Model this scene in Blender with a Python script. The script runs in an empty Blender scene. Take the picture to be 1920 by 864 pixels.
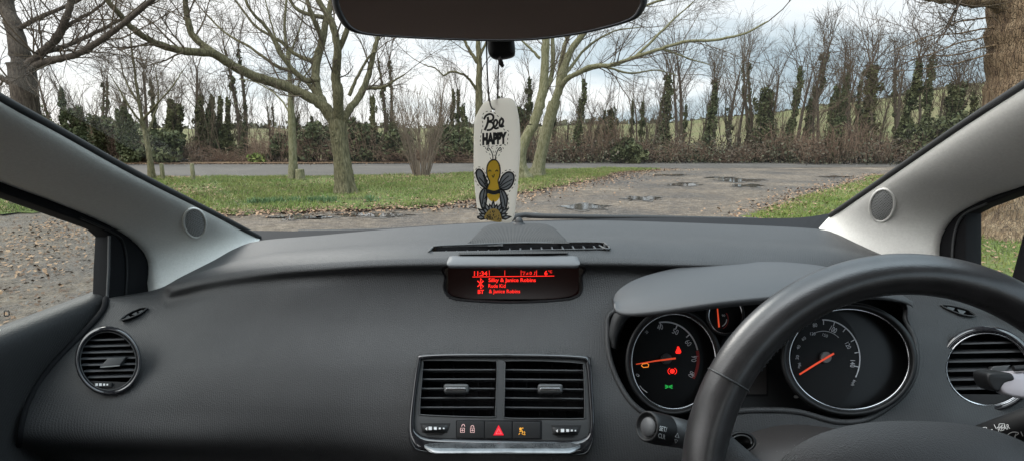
import bpy, math, random
import numpy as np
from mathutils import Vector, Matrix
C = bpy.context.scene.collection
PI = math.pi
rng = np.random.default_rng(7)
random.seed(7)

# ------------------------------------------------------------------ camera
F = 1000.0                       # focal length in pixels of the 1920 wide photograph
TH = math.radians(9.65)          # pitch below the horizon
ST, CT = math.sin(TH), math.cos(TH)
EYE = np.array([0.0, 0.0, 1.15])
cd = bpy.data.cameras.new('camera')
cam = bpy.data.objects.new('camera', cd); C.objects.link(cam)
cd.sensor_width = 36.0; cd.lens = 36.0 * F / 1920.0
cd.clip_start = 0.02; cd.clip_end = 5000
cam.location = EYE; cam.rotation_euler = (PI / 2 - TH, 0, 0)
bpy.context.scene.camera = cam

# ------------------------------------------------------------------ world and light
w = bpy.data.worlds.new('World'); bpy.context.scene.world = w; w.use_nodes = True
nt = w.node_tree; nt.nodes.clear()
SUN_EL, SUN_AZ = math.radians(38), math.radians(-35)     # veiled sun ahead, a little to the left
def N(t, **k):
    n = nt.nodes.new(t)
    for a, b in k.items(): setattr(n, a, b)
    return n
sky = N('ShaderNodeTexSky', sky_type='NISHITA', sun_disc=False)
sky.sun_elevation = SUN_EL; sky.sun_rotation = SUN_AZ
bg1 = N('ShaderNodeBackground'); bg1.inputs[1].default_value = 0.08
nt.links.new(sky.outputs[0], bg1.inputs[0])
tc = N('ShaderNodeTexCoord'); sep = N('ShaderNodeSeparateXYZ'); nt.links.new(tc.outputs['Generated'], sep.inputs[0])
zc = N('ShaderNodeMath', operation='MAXIMUM'); nt.links.new(sep.outputs[2], zc.inputs[0]); zc.inputs[1].default_value = 0.0
dv = N('ShaderNodeMath', operation='ADD'); nt.links.new(zc.outputs[0], dv.inputs[0]); dv.inputs[1].default_value = 0.16
vx = N('ShaderNodeMath', operation='DIVIDE'); nt.links.new(sep.outputs[0], vx.inputs[0]); nt.links.new(dv.outputs[0], vx.inputs[1])
vy = N('ShaderNodeMath', operation='DIVIDE'); nt.links.new(sep.outputs[1], vy.inputs[0]); nt.links.new(dv.outputs[0], vy.inputs[1])
cmb = N('ShaderNodeCombineXYZ'); nt.links.new(vx.outputs[0], cmb.inputs[0]); nt.links.new(vy.outputs[0], cmb.inputs[1])
cmb.inputs[2].default_value = 3.1
n1 = N('ShaderNodeTexNoise'); n1.inputs['Scale'].default_value = 0.55; n1.inputs['Detail'].default_value = 7; n1.inputs['Roughness'].default_value = 0.5
n1.inputs['Distortion'].default_value = 0.3
nt.links.new(cmb.outputs[0], n1.inputs['Vector'])
# the cloud deck is thinner to the left of the view and heavier to the right
ad = N('ShaderNodeMath', operation='MULTIPLY_ADD'); nt.links.new(sep.outputs[0], ad.inputs[0]); ad.inputs[1].default_value = -0.24; nt.links.new(n1.outputs[0], ad.inputs[2])
cr = N('ShaderNodeValToRGB'); nt.links.new(ad.outputs[0], cr.inputs[0])
e = cr.color_ramp.elements
e[0].position = 0.32; e[0].color = (0.40, 0.50, 0.57, 1)
e[1].position = 0.62; e[1].color = (1.0, 1.0, 1.0, 1)
e2 = cr.color_ramp.elements.new(0.46); e2.color = (0.60, 0.69, 0.75, 1)
e3 = cr.color_ramp.elements.new(0.53); e3.color = (0.86, 0.90, 0.93, 1)
bg2 = N('ShaderNodeBackground'); nt.links.new(cr.outputs[0], bg2.inputs[0])
# overcast skies are brightest overhead: luminance grows with elevation
g1 = N('ShaderNodeMapRange', interpolation_type='SMOOTHSTEP'); nt.links.new(sep.outputs[2], g1.inputs[0])
g1.inputs[1].default_value = 0.24; g1.inputs[2].default_value = 0.85; g1.inputs[3].default_value = 0.84; g1.inputs[4].default_value = 2.6
# brightness added to the unseen sky behind the car, lighting pillars and cabin
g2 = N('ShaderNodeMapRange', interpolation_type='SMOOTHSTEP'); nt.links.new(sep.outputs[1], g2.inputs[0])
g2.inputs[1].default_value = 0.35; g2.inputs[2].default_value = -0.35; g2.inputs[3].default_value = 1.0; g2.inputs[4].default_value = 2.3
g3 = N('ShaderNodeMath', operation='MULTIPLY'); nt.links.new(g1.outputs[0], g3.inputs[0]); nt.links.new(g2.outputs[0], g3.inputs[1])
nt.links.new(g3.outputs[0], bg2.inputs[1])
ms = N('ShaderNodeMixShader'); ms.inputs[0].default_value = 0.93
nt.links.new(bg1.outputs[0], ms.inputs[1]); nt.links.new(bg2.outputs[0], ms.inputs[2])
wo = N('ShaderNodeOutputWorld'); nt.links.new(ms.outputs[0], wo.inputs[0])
ld = bpy.data.lights.new('sun', 'SUN'); ld.energy = 1.2; ld.angle = math.radians(25); ld.color = (1, 0.96, 0.9)
sun = bpy.data.objects.new('sun', ld); C.objects.link(sun)
sun.rotation_euler = (-(PI / 2 - SUN_EL), 0, -SUN_AZ) if False else (0, 0, 0)
sd = Vector((math.sin(SUN_AZ) * math.cos(SUN_EL), math.cos(SUN_AZ) * math.cos(SUN_EL), math.sin(SUN_EL)))
sun.rotation_euler = sd.to_track_quat('Z', 'Y').to_euler()
sc = bpy.context.scene
sc.view_settings.view_transform = 'Standard'; sc.view_settings.look = 'None'
sc.view_settings.exposure = 0.5; sc.view_settings.gamma = 1.0; sc.view_settings.use_curve_mapping = False
sc.cycles.max_bounces = 7; sc.cycles.diffuse_bounces = 4; sc.cycles.glossy_bounces = 4
sc.cycles.transparent_max_bounces = 24; sc.cycles.use_denoising = True
sc.cycles.caustics_reflective = False; sc.cycles.caustics_refractive = False
sc.cycles.sample_clamp_indirect = 6.0

# ------------------------------------------------------------------ helpers
def ray(px, py):
    a = (px - 960.0) / F; b = (432.0 - py) / F
    return np.array([a, CT + b * ST, -ST + b * CT])
def W(px, py, Y):
    d = ray(px, py); return EYE + d * (Y / d[1])
def WX(px, py, X):
    d = ray(px, py); return EYE + d * (X / d[0])
def WZ(px, py, z=0.0):
    d = ray(px, py); return EYE + d * ((z - 1.15) / d[2])
def proj(p):
    p = np.asarray(p, float); x, y, z = p[..., 0], p[..., 1], p[..., 2] - 1.15
    d = y * CT - z * ST; u = y * ST + z * CT
    return np.stack([960 + F * x / d, 432 - F * u / d], -1)
def crom(P, n, closed=False):
    """Catmull-Rom through control points, n samples a span"""
    P = np.asarray(P, float); m = len(P)
    if closed: Q = np.vstack([P[-1], P, P[0], P[1]]); spans = m
    else: Q = np.vstack([2 * P[0] - P[1], P, 2 * P[-1] - P[-2]]); spans = m - 1
    out = []
    for i in range(spans):
        a, b, c, d = Q[i], Q[i + 1], Q[i + 2], Q[i + 3]
        for k in range(n):
            t = k / n
            out.append(0.5 * (2 * b + (c - a) * t + (2 * a - 5 * b + 4 * c - d) * t * t + (3 * b - a - 3 * c + d) * t ** 3))
    if not closed: out.append(P[-1])
    return np.array(out)
def resample(P, n):
    P = np.asarray(P, float); s = np.r_[0, np.cumsum(np.linalg.norm(np.diff(P, axis=0), axis=1))]
    t = np.linspace(0, s[-1], n)
    return np.stack([np.interp(t, s, P[:, k]) for k in range(P.shape[1])], 1)
def inpoly(pts, poly):
    x, y = pts[:, 0], pts[:, 1]; r = np.zeros(len(pts), bool); n = len(poly); j = n - 1
    for i in range(n):
        xi, yi = poly[i]; xj, yj = poly[j]
        if yi != yj:
            r ^= ((yi > y) != (yj > y)) & (x < (xj - xi) * (y - yi) / (yj - yi) + xi)
        j = i
    return r
def rr(x0, y0, x1, y1, r, k=6):
    out = []
    for cx, cy, a0 in ((x1 - r, y0 + r, -90), (x1 - r, y1 - r, 0), (x0 + r, y1 - r, 90), (x0 + r, y0 + r, 180)):
        for i in range(k + 1):
            a = math.radians(a0 + 90 * i / k); out.append((cx + r * math.cos(a), cy + r * math.sin(a)))
    return out
def ell(cx, cy, rx, ry, n=48, a0=0, a1=360, rot=0):
    t = np.radians(np.linspace(a0, a1, n, endpoint=(a1 - a0) < 360))
    x, y = rx * np.cos(t), ry * np.sin(t); r = math.radians(rot)
    return np.stack([cx + x * math.cos(r) - y * math.sin(r), cy + x * math.sin(r) + y * math.cos(r)], 1)

class MB:
    """collects quads/triangles and builds ONE mesh object"""
    def __init__(s): s.v = []; s.f4 = []; s.f3 = []; s.n = 0; s.ng = []
    def add(s, v, f):
        v = np.asarray(v, float).reshape(-1, 3); f = np.asarray(f, int)
        if f.shape[1] == 4: s.f4.append(f + s.n)
        else: s.f3.append(f + s.n)
        s.v.append(v); s.n += len(v); return s
    def addpoly(s, v, faces):
        v = np.asarray(v, float).reshape(-1, 3)
        for f in faces: s.ng.append([i + s.n for i in f])
        s.v.append(v); s.n += len(v); return s
    def grid(s, G, wrap_u=False, wrap_v=False, keep=None):
        nu, nv = G.shape[:2]; idx = np.arange(nu * nv).reshape(nu, nv)
        if wrap_u: idx = np.vstack([idx, idx[:1]])
        if wrap_v: idx = np.hstack([idx, idx[:, :1]])
        f = np.stack([idx[:-1, :-1], idx[1:, :-1], idx[1:, 1:], idx[:-1, 1:]], -1).reshape(-1, 4)
        if keep is not None: f = f[keep.reshape(-1)]
        return s.add(G.reshape(-1, 3), f)
    def box(s, lo, hi, M=None):
        x0, y0, z0 = lo; x1, y1, z1 = hi
        v = np.array([(x0, y0, z0), (x1, y0, z0), (x1, y1, z0), (x0, y1, z0), (x0, y0, z1), (x1, y0, z1), (x1, y1, z1), (x0, y1, z1)], float)
        if M is not None: v = np.array([tuple(M @ Vector(p)) for p in v])
        return s.add(v, [(0, 3, 2, 1), (4, 5, 6, 7), (0, 1, 5, 4), (1, 2, 6, 5), (2, 3, 7, 6), (3, 0, 4, 7)])
    def tube(s, P, r, k=8, closed=False, cap=False, flat=1.0):
        P = np.asarray(P, float); n = len(P); r = np.broadcast_to(np.asarray(r, float), (n,))
        if closed: T = np.roll(P, -1, 0) - np.roll(P, 1, 0)
        else: T = np.gradient(P, axis=0)
        T /= np.linalg.norm(T, axis=1)[:, None] + 1e-12
        ref = np.array([0, 0, 1.0]) if abs(T[0][2]) < 0.8 else np.array([1.0, 0, 0])
        U = np.zeros_like(P); u = np.cross(T[0], ref); u /= np.linalg.norm(u)
        for i in range(n):
            u = u - T[i] * np.dot(u, T[i]); u /= np.linalg.norm(u) + 1e-12; U[i] = u
        V = np.cross(T, U); a = np.arange(k) * 2 * PI / k
        G = P[:, None] + r[:, None, None] * (np.cos(a)[None, :, None] * U[:, None] + flat * np.sin(a)[None, :, None] * V[:, None])
        s.grid(G, wrap_u=closed, wrap_v=True)
        if cap and not closed:
            s.addpoly(G[0], [list(range(k))]); s.addpoly(G[-1], [list(range(k))[::-1]])
        return s
    def build(s, name, mat, parent=None, smooth=True):
        me = bpy.data.meshes.new(name)
        v = np.vstack(s.v)
        f4 = np.vstack(s.f4) if s.f4 else np.zeros((0, 4), int); f3 = np.vstack(s.f3) if s.f3 else np.zeros((0, 3), int)
        ngl = np.array([i for f in s.ng for i in f], int); ngt = np.array([len(f) for f in s.ng], int)
        me.vertices.add(len(v)); me.vertices.foreach_set('co', v.astype(np.float32).ravel())
        li = np.r_[f4.ravel(), f3.ravel(), ngl]; tot = np.r_[np.full(len(f4), 4), np.full(len(f3), 3), ngt].astype(int)
        me.loops.add(len(li)); me.loops.foreach_set('vertex_index', li.astype(np.int32))
        me.polygons.add(len(tot)); st = np.r_[0, np.cumsum(tot)[:-1]]
        me.polygons.foreach_set('loop_start', st.astype(np.int32)); me.polygons.foreach_set('loop_total', tot.astype(np.int32))
        me.polygons.foreach_set('use_smooth', np.full(len(tot), smooth)); me.update(calc_edges=True); me.validate()
        me.materials.append(mat)
        o = bpy.data.objects.new(name, me); C.objects.link(o)
        if parent is not None: o.parent = parent
        return o
def sharp(o, ang=35):
    """smooth shading that keeps hard edges"""
    me = o.data; import bmesh
    bm = bmesh.new(); bm.from_mesh(me); bmesh.ops.remove_doubles(bm, verts=bm.verts, dist=1e-6)
    bmesh.ops.recalc_face_normals(bm, faces=bm.faces)
    for e_ in bm.edges:
        if len(e_.link_faces) == 2 and e_.calc_face_angle(0) > math.radians(ang): e_.smooth = False
    bm.to_mesh(me); bm.free(); return o

class Plane:
    def __init__(s, o, n, up=(0, 0, 1)):
        s.o = np.array(o, float); s.n = np.array(n, float); s.n /= np.linalg.norm(s.n)
        s.u = np.cross(np.array(up, float), s.n); s.u /= np.linalg.norm(s.u); s.v = np.cross(s.n, s.u)
    def p(s, px, py, off=0.0):
        d = ray(px, py); t = np.dot(s.o + s.n * off - EYE, s.n) / np.dot(d, s.n)
        return EYE + d * t
    def hit(s, px, py):          # point where the pixel meets the plane itself
        return s.p(px, py)
    def uv(s, px, py):
        q = s.p(px, py) - s.o; return np.array([np.dot(q, s.u), np.dot(q, s.v)])
    def at(s, u, v, off=0.0): return s.o + s.u * u + s.v * v + s.n * off
def curve_mesh(splines, extrude, bevel, off=True, res=3):
    cu = bpy.data.curves.new('t', 'CURVE'); cu.dimensions = '2D'; cu.fill_mode = 'BOTH'
    cu.extrude = extrude; cu.bevel_depth = bevel; cu.bevel_resolution = res
    if off: cu.offset = -bevel
    for sp in splines:
        q = cu.splines.new('POLY'); q.points.add(len(sp) - 1); q.use_cyclic_u = True
        for i, p in enumerate(sp): q.points[i].co = (p[0], p[1], 0, 1)
    return obj_mesh(cu)
def obj_mesh(cu):
    o = bpy.data.objects.new('t', cu); C.objects.link(o)
    dg = bpy.context.evaluated_depsgraph_get(); dg.update()
    me = bpy.data.meshes.new_from_object(o.evaluated_get(dg))
    v = np.array([tuple(x.co) for x in me.vertices]); f = [list(p.vertices) for p in me.polygons]
    bpy.data.objects.remove(o); bpy.data.curves.remove(cu); bpy.data.meshes.remove(me)
    return v, f
def plate(mb, pl, outer, holes=(), thick=0.004, bevel=0.001, off=0.0):
    """a plate with openings; outlines are read in the plane; its front face ends `off` in front of the plane"""
    sp = [[pl.uv(*p) for p in outer]] + [[pl.uv(*p) for p in h] for h in holes]
    v, f = curve_mesh(sp, max(thick / 2 - bevel, 1e-5), bevel)
    P = pl.o + v[:, :1] * pl.u + v[:, 1:2] * pl.v + (v[:, 2:3] + off - thick / 2) * pl.n
    mb.addpoly(P, f); return mb
def text(mb, pl, s, p0, p1, p2, off=0.001, ex=0.0002, bold=0.0):
    """writing laid on a plane: p0 left end of the base line, p1 right end, p2 top left"""
    cu = bpy.data.curves.new('t', 'FONT'); cu.body = s; cu.fill_mode = 'BOTH'; cu.offset = bold; cu.resolution_u = 3
    v, f = obj_mesh(cu)
    if not len(v): return mb
    x0, x1 = v[:, 0].min(), v[:, 0].max(); y1 = v[:, 1].max(); y0 = 0.0 if v[:, 1].min() > -0.25 else 0.0
    a, b, c = pl.p(*p0), pl.p(*p1), pl.p(*p2)
    P = a + (v[:, :1] - x0) / (x1 - x0) * (b - a) + (v[:, 1:2] - y0) / (y1 - y0) * (c - a) + off * pl.n
    mb.addpoly(P, f); return mb
def ribbon(mb, pl, pts, wpx, off=0.001, closed=False):
    """flat stroke of a given width (pixels of the photo) on a plane"""
    P = np.asarray(pts, float); T = (np.roll(P, -1, 0) - np.roll(P, 1, 0)) if closed else np.gradient(P, axis=0)
    T /= np.linalg.norm(T, axis=1)[:, None] + 1e-9; Nn = np.stack([-T[:, 1], T[:, 0]], 1)
    wv = np.broadcast_to(np.asarray(wpx, float), (len(P),))[:, None] / 2
    A = P + Nn * wv; B = P - Nn * wv
    G = np.array([[pl.p(*a) + off * pl.n, pl.p(*b) + off * pl.n] for a, b in zip(A, B)])
    mb.grid(G, wrap_u=closed); return mb
def fill(mb, pl, pts, off=0.001):
    P = np.array([pl.p(*p) + off * pl.n for p in pts]); mb.addpoly(P, [list(range(len(P)))[::-1]]); return mb
def empty(name, loc=(0, 0, 0)):
    o = bpy.data.objects.new(name, None); C.objects.link(o); o.location = loc; return o
def tag(o, label=None, cat=None, group=None, kind=None):
    if label: o['label'] = label
    if cat: o['category'] = cat
    if group: o['group'] = group
    if kind: o['kind'] = kind
    return o

# ------------------------------------------------------------------ materials
def mat(name, col, rough=0.5, metal=0.0, spec=0.5, bump=None, var=None, emit=None, coat=0.0, alpha=None, sheen=0):
    """bump=(kind, scale, strength, distance); var=(scale, second colour, contrast)"""
    m = bpy.data.materials.new(name); m.use_nodes = True; t = m.node_tree
    b = t.nodes['Principled BSDF']
    b.inputs['Base Color'].default_value = (*col, 1); b.inputs['Roughness'].default_value = rough
    b.inputs['Metallic'].default_value = metal; b.inputs['Specular IOR Level'].default_value = spec
    if coat: b.inputs['Coat Weight'].default_value = coat; b.inputs['Coat Roughness'].default_value = 0.05
    if emit: b.inputs['Emission Color'].default_value = (*emit[0], 1); b.inputs['Emission Strength'].default_value = emit[1]
    tcn = t.nodes.new('ShaderNodeTexCoord')
    if var:
        nn = t.nodes.new('ShaderNodeTexNoise'); nn.inputs['Scale'].default_value = var[0]; nn.inputs['Detail'].default_value = 6; nn.inputs['Roughness'].default_value = 0.65
        t.links.new(tcn.outputs['Object'], nn.inputs['Vector'])
        rp = t.nodes.new('ShaderNodeValToRGB'); c = var[2] if len(var) > 2 else 0.15
        rp.color_ramp.elements[0].position = 0.5 - c; rp.color_ramp.elements[1].position = 0.5 + c
        rp.color_ramp.elements[0].color = (*col, 1); rp.color_ramp.elements[1].color = (*var[1], 1)
        t.links.new(nn.outputs[0], rp.inputs[0]); t.links.new(rp.outputs[0], b.inputs['Base Color'])
    if bump:
        kind, scale, strength, dist = bump
        if kind == 'voronoi': tx = t.nodes.new('ShaderNodeTexVoronoi')
        else:
            tx = t.nodes.new('ShaderNodeTexNoise'); tx.inputs['Detail'].default_value = 5
        tx.inputs['Scale'].default_value = scale; t.links.new(tcn.outputs['Object'], tx.inputs['Vector'])
        bp = t.nodes.new('ShaderNodeBump'); bp.inputs['Strength'].default_value = strength; bp.inputs['Distance'].default_value = dist
        t.links.new(tx.outputs[0], bp.inputs['Height']); t.links.new(bp.outputs[0], b.inputs['Normal'])
    return m
M = {}
M['dash'] = mat('dash_plastic', (0.0250, 0.0251, 0.0257), 0.52, spec=.34, bump=('voronoi', 620, 0.42, 0.0008), var=(14, (0.034, 0.034, 0.0347), 0.3))
M['dash_lid'] = mat('lid_plastic', (0.075, 0.077, 0.08), 0.5, bump=('voronoi', 1500, 0.2, 0.0004))
M['hood'] = mat('hood_plastic', (0.040, 0.041, 0.043), 0.5, bump=('voronoi', 1300, 0.3, 0.0004))
M['black'] = mat('black_plastic', (0.009, 0.009, 0.0095), 0.5, spec=.35, bump=('noise', 600, 0.2, 0.0004))
M['soft_black'] = mat('matt_black', (0.006, 0.006, 0.007), 0.8, spec=0.2)
M['gloss'] = mat('piano_black', (0.008, 0.008, 0.01), 0.08, coat=0.6, var=(300, (0.02, 0.02, 0.022), 0.1))
M['satin'] = mat('satin_grey', (0.036, 0.037, 0.038), 0.42, bump=('noise', 900, 0.15, 0.0003))
M['slat'] = mat('slat_grey', (0.05, 0.052, 0.055), 0.4)
M['chrome'] = mat('chrome', (0.42, 0.42, 0.43), 0.2, metal=1.0)
M['pillar'] = mat('pillar_fabric', (0.66, 0.645, 0.605), 1.0, spec=0.04, bump=('noise', 700, 0.5, 0.0008), var=(260, (0.58, 0.565, 0.53), 0.2))
M['grille'] = mat('grille_mesh', (0.20, 0.20, 0.195), 0.6)
M['leather'] = mat('leather', (0.016, 0.015, 0.0155), 0.33, spec=0.8, bump=('voronoi', 600, 0.12, 0.0005), var=(60, (0.034, 0.032, 0.033), 0.2))
M['cover'] = mat('airbag_cover', (0.034, 0.033, 0.034), 0.5, bump=('voronoi', 900, 0.5, 0.0006))
M['shroud'] = mat('column_plastic', (0.030, 0.026, 0.025), 0.6, bump=('noise', 800, 0.3, 0.0005))
M['dial'] = mat('dial_black', (0.004, 0.004, 0.0042), 0.3, spec=.25)
M['white'] = mat('print_white', (0.62, 0.62, 0.62), 0.5)
M['grey_print'] = mat('print_grey', (0.60, 0.60, 0.62), 0.5)
M['red_glow'] = mat('lit_red', (0.4, 0.01, 0.01), 0.5, emit=((1.0, 0.018, 0.01), 1.1))
M['screen'] = mat('screen_glass', (0.006, 0.002, 0.002), 0.12, emit=((1, 0.01, 0.01), 0.0015))
M['needle'] = mat('needle_red', (0.7, 0.06, 0.02), 0.4, emit=((1.0, 0.10, 0.03), 0.35))
M['redarc'] = mat('arc_red', (0.30, 0.02, 0.015), 0.5)
M['orange_glow'] = mat('lit_orange', (0.5, 0.2, 0.02), 0.5, emit=((1.0, 0.28, 0.03), 0.75))
M['green_glow'] = mat('lit_green', (0.02, 0.3, 0.05), 0.5, emit=((0.03, 0.7, 0.12), 0.5))
M['pink_print'] = mat('print_pink', (0.75, 0.45, 0.42), 0.5)
M['hazard'] = mat('hazard_red', (0.75, 0.012, 0.03), 0.35, emit=((1, 0.01, 0.03), 0.12))
M['headliner'] = mat('headliner', (0.62, 0.61, 0.58), 0.95, bump=('noise', 200, 0.1, 0.001))
M['seat'] = mat('seat_fabric', (0.03, 0.03, 0.033), 0.9, bump=('noise', 500, 0.4, 0.001))
M['paint'] = mat('car_paint', (0.02, 0.02, 0.025), 0.25, coat=0.8)
M['rubber'] = mat('rubber', (0.012, 0.012, 0.012), 0.7)
M['silver'] = mat('silver_plastic', (0.42, 0.39, 0.41), 0.3, metal=0.3)
M['card'] = mat('card_white', (0.80, 0.78, 0.74), 0.6, bump=('noise', 60, 0.6, 0.002), var=(50, (0.74, 0.72, 0.68), 0.2))
_t = M['card'].node_tree; _b = _t.nodes['Principled BSDF']; _tl = _t.nodes.new('ShaderNodeBsdfTranslucent'); _tl.inputs[0].default_value = (0.85, 0.82, 0.77, 1)
_mx = _t.nodes.new('ShaderNodeMixShader'); _mx.inputs[0].default_value = 0.72; _t.links.new(_b.outputs[0], _mx.inputs[1]); _t.links.new(_tl.outputs[0], _mx.inputs[2]); _t.links.new(_mx.outputs[0], _t.nodes['Material Output'].inputs[0])
M['ink'] = mat('ink_black', (0.018, 0.018, 0.018), 0.6)
M['yellow'] = mat('ink_yellow', (0.95, 0.58, 0.04), 0.6)
M['wing'] = mat('ink_grey', (0.36, 0.37, 0.38), 0.6)
M['seed'] = mat('ink_seed', (0.50, 0.33, 0.08), 0.6)
M['string'] = mat('string_dark', (0.03, 0.02, 0.02), 0.7)
def glassmat(name, refl, tint=(1, 1, 1), haze_dirt=0.0):
    m = bpy.data.materials.new(name); m.use_nodes = True; t = m.node_tree; t.nodes.clear()
    tr = t.nodes.new('ShaderNodeBsdfTransparent'); tr.inputs[0].default_value = (*tint, 1)
    gl = t.nodes.new('ShaderNodeBsdfGlossy'); gl.inputs['Roughness'].default_value = 0.02
    mx = t.nodes.new('ShaderNodeMixShader'); lw = t.nodes.new('ShaderNodeFresnel'); lw.inputs[0].default_value = 1.45
    mu = t.nodes.new('ShaderNodeMath'); mu.operation = 'MULTIPLY'; mu.inputs[1].default_value = refl
    t.links.new(lw.outputs[0], mu.inputs[0]); t.links.new(mu.outputs[0], mx.inputs[0])
    t.links.new(tr.outputs[0], mx.inputs[1]); t.links.new(gl.outputs[0], mx.inputs[2])
    out = t.nodes.new('ShaderNodeOutputMaterial'); last = mx
    if haze_dirt:  # patchy pale film stands in for reflected dash haze as well as smears
        df = t.nodes.new('ShaderNodeBsdfTranslucent'); df.inputs[0].default_value = (0.8, 0.8, 0.8, 1)
        m2 = t.nodes.new('ShaderNodeMixShader'); nn = t.nodes.new('ShaderNodeTexNoise'); nn.inputs['Scale'].default_value = 3
        tcn = t.nodes.new('ShaderNodeTexCoord'); t.links.new(tcn.outputs['Object'], nn.inputs['Vector'])
        m3 = t.nodes.new('ShaderNodeMath'); m3.operation = 'MULTIPLY'; m3.inputs[1].default_value = haze_dirt * 2
        t.links.new(nn.outputs[0], m3.inputs[0]); t.links.new(m3.outputs[0], m2.inputs[0])
        t.links.new(mx.outputs[0], m2.inputs[1]); t.links.new(df.outputs[0], m2.inputs[2]); last = m2
    t.links.new(last.outputs[0], out.inputs[0]); return m
M['glass'] = glassmat('windscreen_glass', 0.012, (0.97, 0.985, 0.98), 0.003)
M['side_glass'] = glassmat('side_glass', 0.10, (0.95, 0.97, 0.96))
M['lens'] = glassmat('lens', 0.0, (0.9, 0.9, 0.9))
M['strip'] = mat('gloss_strip', (0.10, 0.105, 0.11), 0.12, metal=0.6, coat=0.5, var=(60, (0.16, 0.165, 0.17), 0.1))
M['mirror'] = mat('mirror_glass', (0.55, 0.47, 0.49), 0.02, metal=1.0)
# woven dash skin: a fine ribbed grain over the middle of the dash, plain grain at the ends
def dash_weave():
    m = M['dash']; t = m.node_tree; b = t.nodes['Principled BSDF']
    bp = [n for n in t.nodes if n.type == 'BUMP'][0]; tcn = [n for n in t.nodes if n.type == 'TEX_COORD'][0]
    mp = t.nodes.new('ShaderNodeMapping'); mp.inputs['Scale'].default_value = (110, 110, 110); mp.inputs['Rotation'].default_value = (0.3, 0.2, 0.6)
    t.links.new(tcn.outputs['Object'], mp.inputs[0])
    wv = t.nodes.new('ShaderNodeTexWave'); wv.inputs['Scale'].default_value = 1.0; wv.inputs['Distortion'].default_value = 1.5
    t.links.new(mp.outputs[0], wv.inputs[0])
    b2 = t.nodes.new('ShaderNodeBump'); b2.inputs['Strength'].default_value = 0.18; b2.inputs['Distance'].default_value = 0.0009
    t.links.new(wv.outputs[1], b2.inputs['Height']); t.links.new(bp.outputs[0], b2.inputs['Normal']); t.links.new(b2.outputs[0], b.inputs['Normal'])
dash_weave()

# ================================================================== GROUND, ROAD, FIELDS
def gmat(name, stops, scale, rough=0.9, bump=(18, .5, .03), spec=0.25, extra=None, rr_=None):
    """ground material: two noises drive a ramp of true surface colours"""
    m = bpy.data.materials.new(name); m.use_nodes = True; t = m.node_tree; b = t.nodes['Principled BSDF']
    b.inputs['Roughness'].default_value = rough; b.inputs['Specular IOR Level'].default_value = spec
    tcn = t.nodes.new('ShaderNodeTexCoord')
    a = t.nodes.new('ShaderNodeTexNoise'); a.inputs['Scale'].default_value = scale; a.inputs['Detail'].default_value = 9; a.inputs['Roughness'].default_value = 0.7
    c = t.nodes.new('ShaderNodeTexNoise'); c.inputs['Scale'].default_value = scale * 14; c.inputs['Detail'].default_value = 6; c.inputs['Roughness'].default_value = 0.8
    for q in (a, c): t.links.new(tcn.outputs['Object'], q.inputs['Vector'])
    mx = t.nodes.new('ShaderNodeMath'); mx.operation = 'MULTIPLY_ADD'; mx.inputs[1].default_value = 0.55
    m2 = t.nodes.new('ShaderNodeMath'); m2.operation = 'MULTIPLY'; m2.inputs[1].default_value = 0.45
    t.links.new(c.outputs[0], m2.inputs[0]); t.links.new(a.outputs[0], mx.inputs[0]); t.links.new(m2.outputs[0], mx.inputs[2])
    rp = t.nodes.new('ShaderNodeValToRGB'); el = rp.color_ramp.elements
    while len(el) > 1: el.remove(el[-1])
    el[0].position, el[0].color = stops[0][0], (*stops[0][1], 1)
    for p_, c_ in stops[1:]: q = el.new(p_); q.color = (*c_, 1)
    t.links.new(mx.outputs[0], rp.inputs[0]); t.links.new(rp.outputs[0], b.inputs['Base Color'])
    if rr_:
        r2 = t.nodes.new('ShaderNodeMapRange'); r2.inputs[1].default_value = .42; r2.inputs[2].default_value = .58; r2.inputs[3].default_value = rr_[0]; r2.inputs[4].default_value = rr_[1]
        t.links.new(a.outputs[0], r2.inputs[0]); t.links.new(r2.outputs[0], b.inputs['Roughness'])
    bn = t.nodes.new('ShaderNodeTexNoise'); bn.inputs['Scale'].default_value = bump[0]; bn.inputs['Detail'].default_value = 6; t.links.new(tcn.outputs['Object'], bn.inputs['Vector'])
    bp = t.nodes.new('ShaderNodeBump'); bp.inputs['Strength'].default_value = bump[1]; bp.inputs['Distance'].default_value = bump[2]
    t.links.new(bn.outputs[0], bp.inputs['Height']); t.links.new(bp.outputs[0], b.inputs['Normal']); return m
GM = {}
GM['gravel'] = gmat('wet_gravel', [(.38, (.022, .015, .010)), (.46, (.052, .038, .027)), (.52, (.090, .068, .048)), (.60, (.17, .136, .102))], .45, .8, (26, 1, .05), .3, rr_=(.42, .9))
GM['mud'] = gmat('wet_mud', [(.4, (.030, .024, .018)), (.5, (.05, .04, .031)), (.6, (.08, .066, .052))], 2, .5, (14, 1, .03), .4, rr_=(.2, .6))
GM['soil'] = gmat('track_soil', [(.38, (.09, .07, .055)), (.5, (.17, .14, .115)), (.62, (.24, .20, .165))], .5)
GM['road'] = gmat('road_asphalt', [(.38, (.044, .039, .034)), (.5, (.066, .059, .052)), (.62, (.098, .088, .077))], .5, .9, (60, .5, .01), .1, rr_=(.8, .95))
GM['grass'] = gmat('grass_ground', [(.38, (.045, .035, .02)), (.45, (.07, .075, .028)), (.52, (.085, .115, .03)), (.58, (.12, .10, .05)), (.66, (.15, .10, .06))], .8, .95, (25, .8, .04), .1)
GM['verge'] = gmat('leafy_verge', [(.36, (.05, .035, .02)), (.47, (.10, .062, .038)), (.55, (.14, .088, .05)), (.64, (.08, .09, .03))], .9, .95, (25, .8, .04), .1)
GM['field'] = gmat('field_grass', [(.38, (.060, .064, .024)), (.48, (.09, .09, .038)), (.56, (.10, .082, .042)), (.66, (.055, .064, .026))], .06, .95, (2, .3, .1), .1)
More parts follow.
